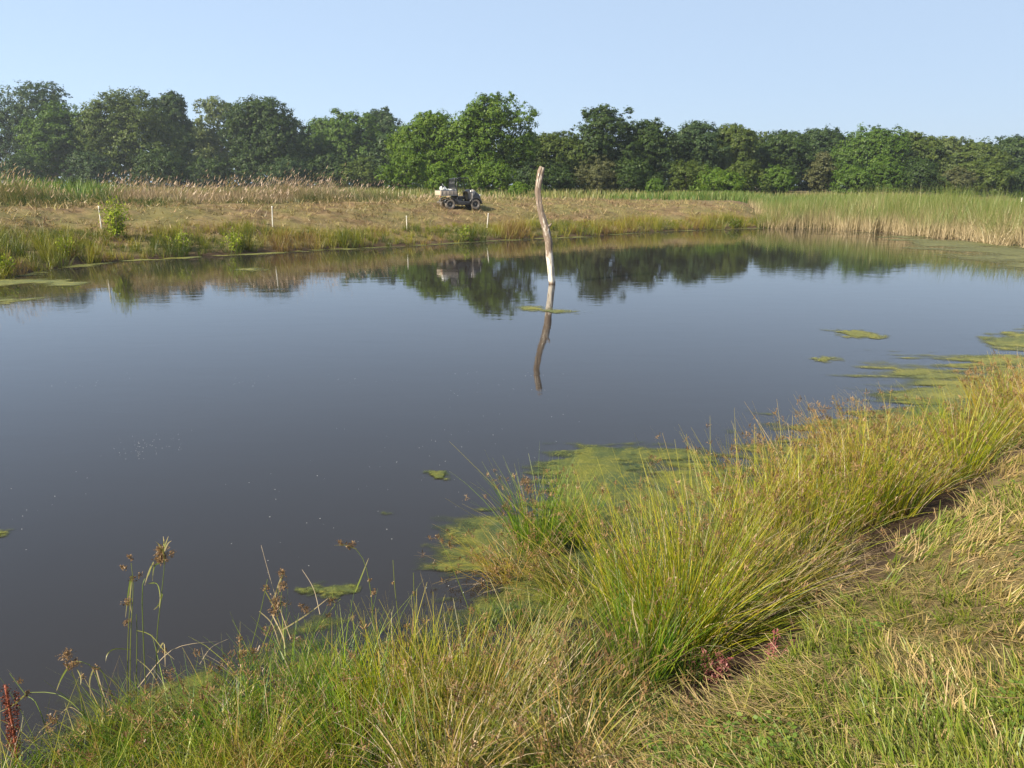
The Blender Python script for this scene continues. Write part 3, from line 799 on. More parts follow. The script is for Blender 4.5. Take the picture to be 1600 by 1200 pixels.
# ------------------------------------------------------------------ dead trunk standing in the pond
def dead_trunk():
    y0 = P(862, 443).y
    pts_px = [(847, 261, .075), (844.5, 268, .095), (842, 282, .098), (840.5, 300, .092), (842, 318, .088), (845, 333, .092), (850, 348, .108), (854, 360, .104), (857, 376, .095),
              (858.5, 395, .090), (859.5, 412, .094), (861, 430, .100), (862, 443, .104)]
    P3 = [(PY(a_, b_, y0), r_) for a_, b_, r_ in pts_px]
    base = P3[-1][0]
    pts = []; rad = []
    for i in range(len(P3) - 1):
        for j in range(5):
            t = j / 5; pts.append(P3[i][0].lerp(P3[i + 1][0], t) - base); rad.append(P3[i][1] * (1 - t) + P3[i + 1][1] * t)
    pts.append(Vector((0, 0, 0))); rad.append(.104); pts.append(Vector((.02, 0, -.9))); rad.append(.12)
    pts = pts[::-1]; rad = rad[::-1]
    V, F, U = tube(pts, rad, 28)
    ctr = np.array([tuple(p) for p in pts]); kk = np.minimum(np.arange(len(V)) // 28, len(pts) - 1); th_ = np.arctan2(V[:, 1] - ctr[kk, 1], V[:, 0] - ctr[kk, 0])
    d = (N1.fbm(V[:, 2] * 2.2 + 9, np.cos(th_) * 1.6 + 20, 3) - .5) * .06 + (N2(V[:, 2] * 1.2, th_ * 3.2 + 30) - .5) * .026
    V[:, 0] += d; V[:, 1] -= d * .6
    t = empty("dead_trunk", base)
    tag(t, "crooked weathered dead trunk standing alone in the pond", "dead tree")
    o = link("bark_surface", mesh_quads("bark_surface", V, F, U, True), M_wood, t)
    # a broken knot stub on the bend
    g = Geo(); kn = PY(854, 355, y0) - base
    g.add(*tube([kn, kn + Vector((.10, -.05, .05)), kn + Vector((.15, -.07, .12))], [.05, .04, .012], 8))
    link("knot", g.mesh("knot", True), M_wood, t)
dead_trunk()

# ------------------------------------------------------------------ utility vehicle
M_black = simple_mat("black_plastic", (.018, .018, .020), .45, var=.2)
M_tyre = simple_mat("muddy_tyre", (.11, .095, .08), .9, var=.35, scale=12, bump=.4)
M_rim = simple_mat("dark_rim", (.035, .035, .037), .5)
M_greyp = simple_mat("grey_fender", (.27, .25, .23), .5, var=.15)
M_bed = simple_mat("bed_wall", (.20, .175, .15), .6, var=.25, scale=9)
M_tail = simple_mat("tailgate_cream", (.36, .31, .235), .6, var=.12)
M_steel = simple_mat("steel_tube", (.03, .032, .035), .35, .6)
M_silver = simple_mat("bed_rail", (.42, .41, .40), .4, .3)
M_sack = simple_mat("white_sack", (.42, .44, .44), .6, var=.06, scale=4, bump=.5)
M_glass, nt, out = new_mat("lamp_glass"); p_ = nt.nodes.new("ShaderNodeBsdfPrincipled"); p_.inputs["Base Color"].default_value = (.75, .75, .75, 1)
p_.inputs["Roughness"].default_value = .1; nt.links.new(p_.outputs[0], out.inputs[0])
SQ = .87
def gm(name, parts, mat, parent, smooth=False, bv=0):
    g = Geo()
    for q in parts:
        v_ = np.array(q[0], float); v_[:, 0] *= SQ if name not in ('rear_fender', 'front_fender') else 1
        if name == 'rear_fender': v_[:, 0] += .88 * (1 - SQ)
        if name == 'front_fender': v_[:, 0] -= .98 * (1 - SQ)
        g.add(v_, *q[1:])
    o = link(name, g.mesh(name, smooth), mat, parent)
    if bv: bevel(o, bv)
    return o
def vehicle():
    b = PY(718, 325, 49.0)
    zb = hz(b.x, 49.0)
    t = empty("utility_vehicle", (b.x, 49.0, zb), math.radians(21))
    tag(t, "black open utility vehicle with a loaded cargo bed, parked on the far bank", "utility vehicle")
    R, W = .31, .235
    # tyres and rims: axle along y
    def wheel(x, yc):
        prof = [(R * .60, -W / 2 + .02), (R * .82, -W / 2), (R * .95, -W / 2 + .02), (R, -W / 4), (R, W / 4), (R * .95, W / 2 - .02), (R * .82, W / 2), (R * .60, W / 2 - .02)]
        n = 24; V = []; F = []
        for i in range(n):
            a_ = i / n * TAU; lug = 1.0 + (.03 if i % 2 else 0)
            for (r_, w_) in prof:
                rr = r_ * (lug if r_ > R * .9 else 1); V.append((x + math.cos(a_) * rr, yc + w_, R + math.sin(a_) * rr))
        m = len(prof)
        for i in range(n):
            for j in range(m - 1):
                F.append((i * m + j, i * m + j + 1, (i + 1) % n * m + j + 1, (i + 1) % n * m + j))
        w = link("wheel", mesh_quads("wheel", V, F, np.zeros((len(V), 2)), True), M_tyre, t)
        g = Geo(); s_ = -1 if yc < 0 else 1
        ring = [(R * .60, W / 2 - .03), (R * .52, W / 2 - .05), (R * .40, W / 2 - .10), (R * .18, W / 2 - .08), (R * .14, W / 2 - .03), (.001, W / 2 - .03)]
        V = []; F = []
        for i in range(n):
            a_ = i / n * TAU
            for (r_, w_) in ring: V.append((x + math.cos(a_) * r_, yc + s_ * w_, R + math.sin(a_) * r_))
        m = len(ring)
        for i in range(n):
            for j in range(m - 1): F.append((i * m + j, i * m + j + 1, (i + 1) % n * m + j + 1, (i + 1) % n * m + j))
        link("rim", mesh_quads("rim", V, F, np.zeros((len(V), 2)), True), M_rim, w)
    for x in (-.88, .98):
        for yc in (-.56, .56): wheel(x * SQ, yc)
    # chassis, floor, side skirts
    gm("chassis", [box(.05, 0, .38, 2.2, .7, .12), box(-.88, 0, .32, .10, .95, .10), box(.98, 0, .32, .10, .95, .10)], M_black, t, bv=.01)
    gm("side_skirt", [prism([(-.50, .30), (.0, .26), (.62, .28), (.62, .52), (.0, .50), (-.50, .62)], -.66, -.60)], M_black, t, bv=.008)
    gm("side_skirt", [prism([(-.50, .30), (.0, .26), (.62, .28), (.62, .52), (.0, .50), (-.50, .62)], .60, .66)], M_black, t, bv=.008)
    gm("floor", [box(.25, 0, .47, 1.0, 1.2, .04)], M_black, t)
    # seat
    se = gm("seat", [box(-.12, 0, .74, .48, 1.16, .13), box(-.12, 0, .58, .44, 1.1, .2)], M_black, t, bv=.03)
    gm("backrest", [box(-.36, 0, 1.00, .10, 1.16, .42, Matrix.Rotation(-.15, 3, 'Y'))], M_black, t, bv=.03)
    # cargo bed
    zb_ = .86
    gm("cargo_floor", [box(-.98, 0, zb_ + .01, 1.12, 1.24, .05)], M_bed, t)
    for sy in (-1, 1):
        sp_ = gm("bed_side", [box(-.98, sy * .64, zb_ + .14, 1.14, .035, .27)] + [box(-1.5 + i * .26, sy * .665, zb_ + .14, .03, .02, .24) for i in range(5)], M_bed, t, bv=.004)
        gm("rail", [tube([(-1.56, sy * .65, zb_ + .29), (-.40, sy * .65, zb_ + .29)], .02, 8), tube([(-1.56, sy * .66, zb_ - .01), (-.40, sy * .66, zb_ - .01)], .018, 8)], M_silver, sp_)
    gm("tailgate", [box(-1.575, 0, zb_ + .13, .035, 1.26, .27)], M_tail, t, bv=.006)
    gm("bed_front_panel", [box(-.39, 0, zb_ + .15, .03, 1.26, .30)], M_bed, t)
    # rear fenders
    for sy in (-1, 1):
        pts = [( -.88 + math.cos(q) * (R + .07), R + math.sin(q) * (R + .07)) for q in np.linspace(.25, math.pi - .35, 9)]
        pts2 = [( -.88 + math.cos(q) * (R + .11), R + math.sin(q) * (R + .11)) for q in np.linspace(math.pi - .35, .25, 9)]
        gm("rear_fender", [prism(pts + pts2, sy * .56 - .13, sy * .56 + .13)], M_black, t)
        pts = [( .98 + math.cos(q) * (R + .06), R + math.sin(q) * (R + .06)) for q in np.linspace(.05, math.pi - .25, 9)]
        pts2 = [( .98 + math.cos(q) * (R + .12), R + math.sin(q) * (R + .12)) for q in np.linspace(math.pi - .25, .05, 9)]
        gm("front_fender", [prism(pts + pts2, sy * .56 - .14, sy * .56 + .14)], M_black, t)
    # hood: lofted cross sections
    secs = [(.46, .54, .60, 1.08), (.60, .62, .58, 1.20), (.84, .64, .58, 1.19), (1.06, .63, .56, 1.10), (1.28, .60, .52, .96), (1.42, .52, .48, .74)]
    V = []; F = []
    for (x, hw_, z0, z1) in secs:
        for (yy, zz) in ((-1, 0), (-1, .6), (-.86, .86), (-.5, 1), (0, 1.03), (.5, 1), (.86, .86), (1, .6), (1, 0)):
            V.append((x * SQ, yy * hw_, z0 + zz * (z1 - z0)))
    m = 9
    for i in range(len(secs) - 1):
        for j in range(m - 1): F.append((i * m + j, i * m + j + 1, (i + 1) * m + j + 1, (i + 1) * m + j))
    for e in (0, len(secs) - 1):
        o_ = e * m
        for j in range(4): F.append((o_ + j, o_ + j + 1, o_ + 7 - j, o_ + 8 - j)) if j < 3 else F.append((o_ + 3, o_ + 4, o_ + 5, o_ + 5))
    F = [f for f in F if len(set(f)) == 4]
    link("hood", mesh_quads("hood", V, F, np.zeros((len(V), 2)), True), M_black, t)
    for sy in (-1, 1):
        # grey corner cowl running from the hood top down in front of the footwell
        gm("cowl_panel", [prism([(.66, .30), (.73, .30), (.78, .80), (.98, 1.06), (.90, 1.15), (.76, 1.205), (.68, 1.20), (.70, .86)], sy * .655 - .02, sy * .655 + .02)], M_greyp, t)
        gm("headlight", [box(1.36, sy * .36, .84, .10, .20, .10)], M_glass, t, bv=.02)
    gm("front_bumper", [tube([(1.22, -.42, .40), (1.46, -.40, .42), (1.47, 0, .44), (1.46, .40, .42), (1.22, .42, .40)], .03, 8), tube([(1.46, -.34, .42), (1.40, -.34, .72), (1.40, .34, .72), (1.46, .34, .42)], .022, 8)], M_steel, t)
    gm("dashboard", [box(.55, 0, .98, .16, 1.08, .20)], M_black, t, bv=.03)
    # steering wheel
    c = Vector((.40, .30, 1.13)); n_ = Vector((-.75, 0, .66)).normalized(); a1 = n_.cross(Vector((0, 1, 0))).normalized(); b1 = Vector((0, 1, 0))
    rg_ = [c + (a1 * math.cos(q) + b1 * math.sin(q)) * .17 for q in np.linspace(0, TAU, 15)]
    sw = gm("steering_wheel", [tube(rg_, .014, 6, False), tube([c + b1 * .16, c - b1 * .16], .012, 6)], M_black, t)
    gm("steering_column", [tube([c, c - n_ * .28], .02, 6)], M_black, t)
    # roll cage
    cage = []
    for sy in (-1, 1):
        cage.append(tube([(-.36, sy * .62, .55), (-.42, sy * .62, 1.25), (-.36, sy * .56, 1.84), (-.22, sy * .54, 1.88), (.40, sy * .52, 1.87), (.52, sy * .54, 1.82), (.70, sy * .58, 1.06)], .027, 8))
    cage += [tube([(-.30, -.55, 1.87), (-.30, .55, 1.87)], .022, 8), tube([(.44, -.53, 1.86), (.44, .53, 1.86)], .022, 8), tube([(-.41, -.6, 1.28), (-.41, .6, 1.28)], .020, 8)]
    gm("roll_cage", cage, M_steel, t, True)
    # headguard screen behind the seat, leaning rearward
    sc_ = [tube([(-.46, -.60, 1.14), (-.55, -.62, 1.40), (-.50, -.60, 1.82), (-.50, .60, 1.82), (-.55, .62, 1.40), (-.46, .60, 1.14), (-.46, -.60, 1.14)], .032, 8)]
    scn = gm("rear_screen", sc_, M_steel, t, True)
    bars = [tube([(-.475, yy, 1.15), (-.545, yy, 1.42), (-.50, yy, 1.81)], .011, 4) for yy in np.linspace(-.56, .56, 15)]
    bars += [tube([(-.47 - .075 * math.sin((zz - 1.14) / .68 * 3.14), -.60, zz), (-.47 - .075 * math.sin((zz - 1.14) / .68 * 3.14), .60, zz)], .006, 4) for zz in np.linspace(1.2, 1.78, 8)]
    o = gm("mesh_wires", bars, M_steel, scn); tag(o, kind="stuff")
    gm("tail_light", [box(-1.60, -.55, .80, .03, .10, .07)], simple_mat("red_lens", (.35, .03, .02), .3), t)
    gm("mirror", [box(.60, -.68, 1.10, .04, .12, .09)], M_glass, t, bv=.01)
    gm("exhaust", [tube([(-1.3, .1, .42), (-1.62, .1, .44)], .05, 10)], M_tyre, t)
    # load: crumpled white sacks lying in the bed (they rest on the vehicle)
    mw = Matrix.Translation((b.x, 49.0, zb)) @ Matrix.Rotation(math.radians(21), 4, 'Z')
    rg = np.random.default_rng(5)
    for i, (cx, cy, cz, sx, sy, sz, tilt, lab) in enumerate([
            (-1.22, -.10, 1.12, .34, .50, .26, .55, "crumpled white sack standing highest at the rear of the cargo bed"),
            (-.92, .05, 1.02, .42, .52, .16, -.2, "flatter white sack in the middle of the cargo bed"),
            (-.64, -.05, 1.02, .28, .50, .15, .25, "small white sack against the front of the cargo bed")]):
        V = []; F = []; nu, nv = 10, 7
        for a_ in range(nu):
            for c_ in range(nv):
                th = a_ / nu * TAU; ph = (c_ / (nv - 1) - .5) * math.pi * .98
                q = 1 + rg.uniform(-.16, .16)
                cx_ = math.copysign(abs(math.cos(th)) ** .6, math.cos(th)); sy_ = math.copysign(abs(math.sin(th)) ** .6, math.sin(th))
                V.append(Matrix.Rotation(tilt, 3, 'Y') @ Vector((sx * .62 * cx_ * math.cos(ph) * q, sy * .5 * sy_ * math.cos(ph) * q, sz * .60 * math.sin(ph) * (1 + rg.uniform(-.1, .35)))))
        for a_ in range(nu):
            for c_ in range(nv - 1):
                F.append((a_ * nv + c_, (a_ + 1) % nu * nv + c_, (a_ + 1) % nu * nv + c_ + 1, a_ * nv + c_ + 1))
        if i == 0:   # a stiff folded sheet corner pokes up
            k_ = len(V); V += [Vector((-.16, -.22, .0)), Vector((.22, -.24, -.02)), Vector((.06, -.20, .10)), Vector((-.10, -.18, .34)), Vector((-.13, -.20, .33)), Vector((.10, -.16, .02))]
            F += [(k_, k_ + 1, k_ + 2, k_ + 3), (k_, k_ + 4, k_ + 2, k_ + 5)]
        o = link("sack", mesh_quads("sack", [tuple(v) for v in V], F, np.zeros((len(V), 2)), False), M_sack)
        o.matrix_world = mw @ Matrix.Translation((cx * SQ, cy, cz + .10)); tag(o, lab, "sack", "white sacks loaded in the cargo bed")
vehicle()

# ------------------------------------------------------------------ floating algae
M_alg = algae_material("algae_near", (.125, .135, .022), (.045, .070, .026), (.205, .195, .036))
M_alg_far = algae_material("algae_far", (.15, .15, .035), (.085, .10, .035), (.20, .185, .045), sc=3.0)
M_scum = algae_material("scum_film", (.11, .11, .04), (.085, .09, .035), (.14, .135, .05), edge_lo=.2, edge_hi=1.3, sc=1.2)
def alg(outline_px, label, res, name="algae_mat", mat=None, hmul=1.0, holes=.0, soft=.25, world_pts=None, stretch=(1, 1)):
    W = np.array([tuple(P(a_, b_)[:2]) for a_, b_ in outline_px]) if world_pts is None else np.array(world_pts)
    lo = W.min(0) - soft; hi = W.max(0) + soft
    nx = max(6, int((hi[0] - lo[0]) / res)); ny = max(6, int((hi[1] - lo[1]) / res))
    X, Y = np.meshgrid(np.linspace(lo[0], hi[0], nx), np.linspace(lo[1], hi[1], ny), indexing='ij')
    best = np.full(X.shape, 1e9); ins = np.zeros(X.shape, bool)
    for i in range(len(W)):
        ax, ay = W[i]; bx, by = W[(i + 1) % len(W)]; dx, dy = bx - ax, by - ay
        t = np.clip(((X - ax) * dx + (Y - ay) * dy) / (dx * dx + dy * dy + 1e-12), 0, 1)
        best = np.minimum(best, (X - ax - t * dx) ** 2 + (Y - ay - t * dy) ** 2)
        c = ((ay > Y) != (by > Y)); xx = (bx - ax) * (Y - ay) / (by - ay if by != ay else 1e-9) + ax
        ins ^= c & (X < xx)
    d = np.sqrt(best); d[~ins] *= -1
    f = 1 / max(soft, .05)
    e = d * f + (N1.fbm(X * 2.2 * f * .25 * stretch[0] + 3, Y * 2.2 * f * .25 * stretch[1], 4) - .5) * 3.4 + (N4.fbm(X * 7 * f * .25 * stretch[0], Y * 7 * f * .25 * stretch[1], 4) - .5) * 2.4
    if holes: e = e - holes * 4 * sstep(.48, .68, N3.fbm(X * f * .5 * stretch[0] + .3 * Y, Y * f * .9 * stretch[1], 4))
    e = np.clip(e * .5 + .38, -.5, 1)
    Z = .005 + hmul * (.004 * np.clip(e, 0, 1) + .026 * N2.fbm(X * 13, Y * 13, 3) ** 1.6 * np.clip(e - .25, 0, 1))
    idx = np.arange(nx * ny).reshape(nx, ny)
    F = np.stack([idx[:-1, :-1], idx[1:, :-1], idx[1:, 1:], idx[:-1, 1:]], -1).reshape(-1, 4)
    ev = e.ravel(); F = F[(ev[F] > -.45).any(1)]
    if not len(F): return None
    us = np.unique(F); mp = np.zeros(nx * ny, int); mp[us] = np.arange(len(us))
    V = np.stack([X.ravel(), Y.ravel(), Z.ravel()], 1)[us]
    c0 = V[:, :2].mean(0); V[:, 0] -= c0[0]; V[:, 1] -= c0[1]
    me = mesh_quads(name, V, mp[F], None, True, {"edge": ev[us]})
    o = link(name, me, mat or M_alg, loc=(c0[0], c0[1], 0)); tag(o, label, "algae", "floating algae mats")
    return o
alg([(60, 1215), (120, 1150), (200, 1085), (265, 1052), (352, 1056), (372, 1022), (430, 1000), (482, 988), (560, 1004), (640, 1004), (700, 992), (900, 1100), (900, 1300), (300, 1300)],
    "algae mat along the waterline under the sedges at the lower left", .03, holes=.25)
alg([(652, 905), (668, 885), (694, 872), (682, 850), (742, 822), (762, 798), (806, 790), (850, 768), (838, 735), (864, 716), (884, 706), (944, 703), (1026, 708), (1084, 702), (1156, 712), (1164, 684),
     (1232, 656), (1304, 652), (1362, 640), (1402, 615), (1600, 600), (1700, 640), (1500, 760), (1200, 900), (900, 1000), (740, 960), (700, 930)],
    "largest yellow-green algae mat spreading out from the rushes", .035, holes=.5, stretch=(.6, 1.2))
alg([(1325, 590), (1350, 572), (1420, 570), (1500, 575), (1600, 562), (1800, 580), (1800, 660), (1560, 650), (1400, 625)], "streaky algae mat between the right-hand rushes and open water", .05, holes=.35, soft=.4, stretch=(.5, 1.4), mat=M_alg_far)
alg([(1372, 554), (1470, 549), (1545, 553), (1640, 560), (1600, 572), (1480, 570), (1385, 562)], "long thin algae streak lying beyond the streaky mat", .05, soft=.3, mat=M_alg_far, stretch=(.5, 1.4), holes=.3)
alg([(1536, 532), (1580, 518), (1640, 512), (1800, 515), (1800, 545), (1640, 545), (1570, 543)], "algae patch at the right edge of the open water", .05, soft=.3, mat=M_alg_far)
alg([(1296, 517), (1330, 515), (1372, 521), (1368, 529), (1325, 527)], "small isolated algae island in open water right of the dead trunk", .05, soft=.16, mat=M_alg_far)
alg([(1262, 561), (1288, 558), (1312, 562), (1290, 565)], "tiny algae sliver nearer than the isolated algae island", .04, soft=.12, mat=M_alg_far)
alg([(800, 479), (840, 479), (866, 484), (912, 486), (900, 490), (850, 488), (820, 485)], "narrow algae strip lying across the reflection of the dead trunk", .05, soft=.20, mat=M_alg_far)
alg([(470, 922), (500, 915), (530, 912), (555, 914), (552, 926), (520, 932), (485, 930)], "small lumpy algae island near the lower sedges", .012, soft=.05)
alg([(-30, 832), (8, 830), (12, 838), (-20, 846)], "bit of algae floating against the left edge", .015, soft=.05)
alg([(670, 738), (694, 738), (696, 748), (676, 750)], "faint small algae clump in open water off the big mat", .015, soft=.06, holes=.4)
alg([(596, 797), (612, 796), (612, 803), (598, 803)], "tiny algae clump nearer than the faint one in open water", .012, soft=.04, holes=.4)
alg([(60, 441), (100, 438), (132, 441), (126, 448), (80, 447)], "oval algae patch off the left shore", .07, soft=.25, mat=M_alg_far)
alg([(0, 437), (40, 436), (75, 437), (88, 441), (40, 444), (-60, 450)], "algae sheet hugging the shore at the left edge", .07, soft=.3, mat=M_alg_far)
alg([(372, 421), (395, 419), (412, 422), (392, 424)], "small pale algae patch off the far shore left of centre", .07, soft=.2, mat=M_alg_far)
alg([(-60, 476), (20, 462), (60, 466), (10, 474)], "thin algae film in the reflections at the left edge", .08, soft=.4, mat=M_alg_far, holes=.4)
# film on the quiet water before the cattails
alg([(1330, 362), (1430, 369), (1520, 377), (1700, 392), (1700, 436), (1600, 420), (1530, 410), (1480, 404), (1420, 386)], "greenish scum film on the water in front of the cattails", .14, name="pond_scum", mat=M_scum, soft=1.2, hmul=.3, holes=.3)
def shore_scum():
    fp = [P(a_, b_) for a_, b_ in far_px[:14]]
    W = [(p.x, p.y + .5) for p in fp]
    inner = []
    for (a_, b_), p in zip(far_px[:14], fp):
        wd_ = np.interp(a_, [0, 150, 450, 700, 1190], [.9, 1.1, .8, .55, .5]); inner.append((p.x + (wd_ * .3), p.y - wd_))
    o = alg(None, "thin band of yellow-green scum along the far waterline", .09, name="pond_scum", mat=M_alg_far, soft=.35, world_pts=W + inner[::-1], holes=.8, stretch=(.6, 1))
shore_scum()
# flecks of foam and seed fluff on the still water
M_fleck = simple_mat("foam_fleck", (.30, .31, .30), .6)
x = rng.uniform(-7, 2.5, 600); y = rng.uniform(3.4, 12, 600); s = sdist(x, y)
k = (s < -.5) & (N3.fbm(x * .6 + 7, y * .6, 2) > .50); x, y = x[k], y[k]
g = Geo(); nn = np.tile([0, 0, 1.0], (len(x), 1)) + rng.normal(0, .02, (len(x), 3))
g.add(*leafquads(stack3(x, y, np.full(len(x), .005)), nn, rng.uniform(.002, .008, len(x)), .5, .7))
fx = P(225, 700); m = 60
g.add(*leafquads(np.stack([fx.x + rng.normal(0, .18, m), fx.y + rng.normal(0, .22, m), np.full(m, .005)], 1), np.tile([0, 0, 1.0], (m, 1)), rng.uniform(.003, .007, m), .5, .7))
o = link("foam_flecks", g.mesh("foam_flecks"), M_fleck); tag(o, "pale flecks of foam and fluff floating on the dark near water", "foam", kind="stuff")

# ------------------------------------------------------------------ near bank: mown grass
M_mown = blade_mat("mown_near", [(0, (0.0456, 0.0866, 0.0091)), (.22, (0.1094, 0.1641, 0.0146)), (.42, (0.2188, 0.2279, 0.0319)), (.52, (0.3008, 0.2552, 0.0729)), (.75, (0.4193, 0.3099, 0.1459)), (1, (0.2279, 0.1459, 0.0775))],
                   base=((.12, .09, .045), .4, .6), tip=((.36, .30, .15), .75, .4), trans=.3)
M_GEO = Geo()
# (a) tufts: blades that share a root, a lean and a colour
x, y, s, a, r = land_points(27000, 1.7, 34, -8, 50)
k = (s > 1.40 + (N1.fbm(x * 1.5, y * 1.5, 2) - .5) * .5) & (y < 22)
x, y, s, a, r = x[k], y[k], s[k], a[k], r[k]
gr = N2.fbm(x * 1.0 + 5, y * 1.0, 3)
nb = 6
T = len(x)
thead = N4.fbm(x * .8 + 3, y * .8, 3) * 8 + rng.normal(0, .8, T); tcol = rng.random(T); tgreen = rng.random(T) < .36 + .56 * sstep(.32, .62, gr + .08 * sstep(4.5, 2.4, r))
tlen = rng.uniform(.04, .135, T) * (.75 + .6 * N3(x * 3, y * 3)); tlean = rng.uniform(.2, 1.1, T)
R_ = lambda v: np.repeat(v, nb)
n_ = T * nb; sc = np.maximum(1, R_(r) / 4.2) ** .85
bx = R_(x) + rng.normal(0, .014, n_) * sc; by = R_(y) + rng.normal(0, .014, n_) * sc
tn = np.where(R_(tgreen), R_(tcol) * .35 + rng.uniform(0, .14, n_), .48 + R_(tcol) * .35 + rng.uniform(0, .15, n_))
M_GEO.rib(stack3(bx, by, R_(height(x, y, s)) - .006), R_(thead) + rng.normal(0, .45, n_), np.clip(R_(tlean) + rng.normal(0, .22, n_), 0, 1.5), rng.uniform(0, .7, n_),
      R_(tlen) * rng.uniform(.6, 1.3, n_) * sc ** .6, rng.uniform(.0040, .0095, n_) * sc, tn, seg=2, tipw=.25)
# (b) clippings lying in loose swaths
x, y, s, a, r = land_points(82000, 1.7, 34, -8, 50)
k = (s > 1.36 + (N1.fbm(x * 1.5, y * 1.5, 2) - .5) * .5) & (y < 22) & (rng.random(len(x)) < .25 + .9 * sstep(.40, .58, N1.fbm(x * 1.3 + 50, y * 1.3, 3)))
x, y, s, a, r = x[k], y[k], s[k], a[k], r[k]; n_ = len(x); sc = np.maximum(1, r / 5)
M_GEO.rib(stack3(x, y, height(x, y, s) + rng.uniform(.0, .045, n_)), N4.fbm(x * .6 + 13, y * .6, 2) * 8 + rng.normal(0, .7, n_), rng.uniform(1.1, 1.75, n_), rng.uniform(-.5, .4, n_),
      rng.uniform(.06, .22, n_) * sc ** .6, rng.uniform(.0022, .0062, n_) * sc, rng.uniform(.42, 1, n_), seg=2, tipw=.6)
g = M_GEO
o = link("mown_grass", g.mesh("mown_grass_near"), M_mown)
tag(o, "freshly mown bank grass mixed with straw-coloured clippings in the near corner", "mown grass", kind="stuff")


# ------------------------------------------------------------------ near bank: wild fringe between water and mown edge
M_bank = blade_mat("bank_sedge", [(0, (0.0289, 0.0722, 0.0072)), (.3, (0.0877, 0.1548, 0.0103)), (.55, (0.1961, 0.2374, 0.0155)), (.75, (0.2890, 0.2477, 0.0361)), (.9, (0.2786, 0.1703, 0.0619)), (1, (0.1754, 0.0877, 0.0361))],
                   base=((.10, .075, .035), .3, .7), tip=((.30, .25, .09), .7, .5), trans=.4)
x, y, s, a, r = land_points(26000, 2.2, 22, -58, 55)
lim = np.where(x > 1.0, 1.0, 1.35) + (N1.fbm(x * 1.5, y * 1.5, 2) - .5) * .4
cl = N3.fbm(x * 1.6, y * 1.6, 3)
k = (s > -.35 + .55 * N2(x * 1.3, y * 1.3) - .15) & (s < lim) & (rng.random(len(x)) < .18 + .8 * sstep(.42, .58, cl))
x, y, s, a, r, cl = x[k], y[k], s[k], a[k], r[k], cl[k]
T = len(x); nb = 10; R_ = lambda v: np.repeat(v, nb); n_ = T * nb; sc = np.maximum(1, R_(r) / 6)
tc = np.clip(N2.fbm(x * 1.2 + 40, y * 1.2, 3) * 1.9 - .45 + rng.normal(0, .2, T), 0, 1)
th = rng.uniform(.12, .42, T) * (.5 + .9 * cl); thd = rng.uniform(0, TAU, T); tl = np.abs(rng.normal(.25, .3, T))
g = Geo()
g.rib(stack3(R_(x) + rng.normal(0, .03, n_), R_(y) + rng.normal(0, .03, n_), R_(np.maximum(height(x, y, s), -.02))), R_(thd) + rng.normal(0, .9, n_), R_(tl) + np.abs(rng.normal(.15, .2, n_)), np.abs(rng.normal(.6, .5, n_)),
      R_(th) * rng.uniform(.5, 1.2, n_), np.where(rng.random(n_) < .12, rng.uniform(.008, .013, n_), rng.uniform(.0032, .0070, n_)) * sc, np.clip(R_(tc) + rng.normal(0, .1, n_), 0, 1), seg=3)
o = link("bank_grass", g.mesh("bank_grass"), M_bank)
tag(o, "tangled sedge and grass filling the near bank between water and mown edge", "grass", kind="stuff")
print("bank", len(x))
x, y, s, a, r = land_points(9000, 2.4, 22, -58, 50)
k = (s > -.25) & (s < np.where(x > 1.0, .95, 1.25)) & (rng.random(len(x)) < .9); x, y, s, r = x[k], y[k], s[k], r[k]; n_ = len(x); sc = np.maximum(1, r / 6)
g = Geo()
g.rib(stack3(x, y, np.maximum(height(x, y, s), -.02)), rng.uniform(0, TAU, n_), rng.uniform(.15, 1.0, n_), rng.uniform(.3, 1.5, n_), rng.uniform(.3, .75, n_), rng.uniform(.003, .0065, n_) * sc, rng.uniform(.3, 1, n_), seg=6)
o = link("arching_blades", g.mesh("arching_blades"), M_bank)
tag(o, "long arching grass blades crossing over the near bank", "long grass", kind="stuff")
# dead thatch lying at the mown edge
M_thatch = blade_mat("dead_thatch", [(0, (.13, .085, .05)), (.5, (.25, .18, .11)), (1, (.40, .31, .20))], trans=.15)
x, y, s, a, r = land_points(90000, 2.2, 22, -50, 62)
k = (s > .6) & (s < 1.5) & (N4(x * 1.3, y * 1.3) > .35) & ((x > 1.3) | (rng.random(len(x)) < .25)) & (N1.fbm(x * 1.4 + 9, y * 1.4, 3) > .50) ; x, y, s, r = x[k], y[k], s[k], r[k]
g = Geo()
g.rib(stack3(x, y, height(x, y, s) + rng.uniform(0, .07, len(x))), rng.normal(.8, 1.0, len(x)) + math.pi * (rng.random(len(x)) < .5), rng.uniform(1.1, 1.7, len(x)), rng.uniform(-.4, .5, len(x)),
      rng.uniform(.12, .38, len(x)), rng.uniform(.002, .0045, len(x)) * np.where(r > 6, (r / 6) ** .9, 1), rng.random(len(x)), seg=3)
o = link("dead_thatch", g.mesh("dead_thatch"), M_thatch); tag(o, "grey-brown dead stems lying along the foot of the rushes", "dead grass", kind="stuff")
print("thatch", len(x))

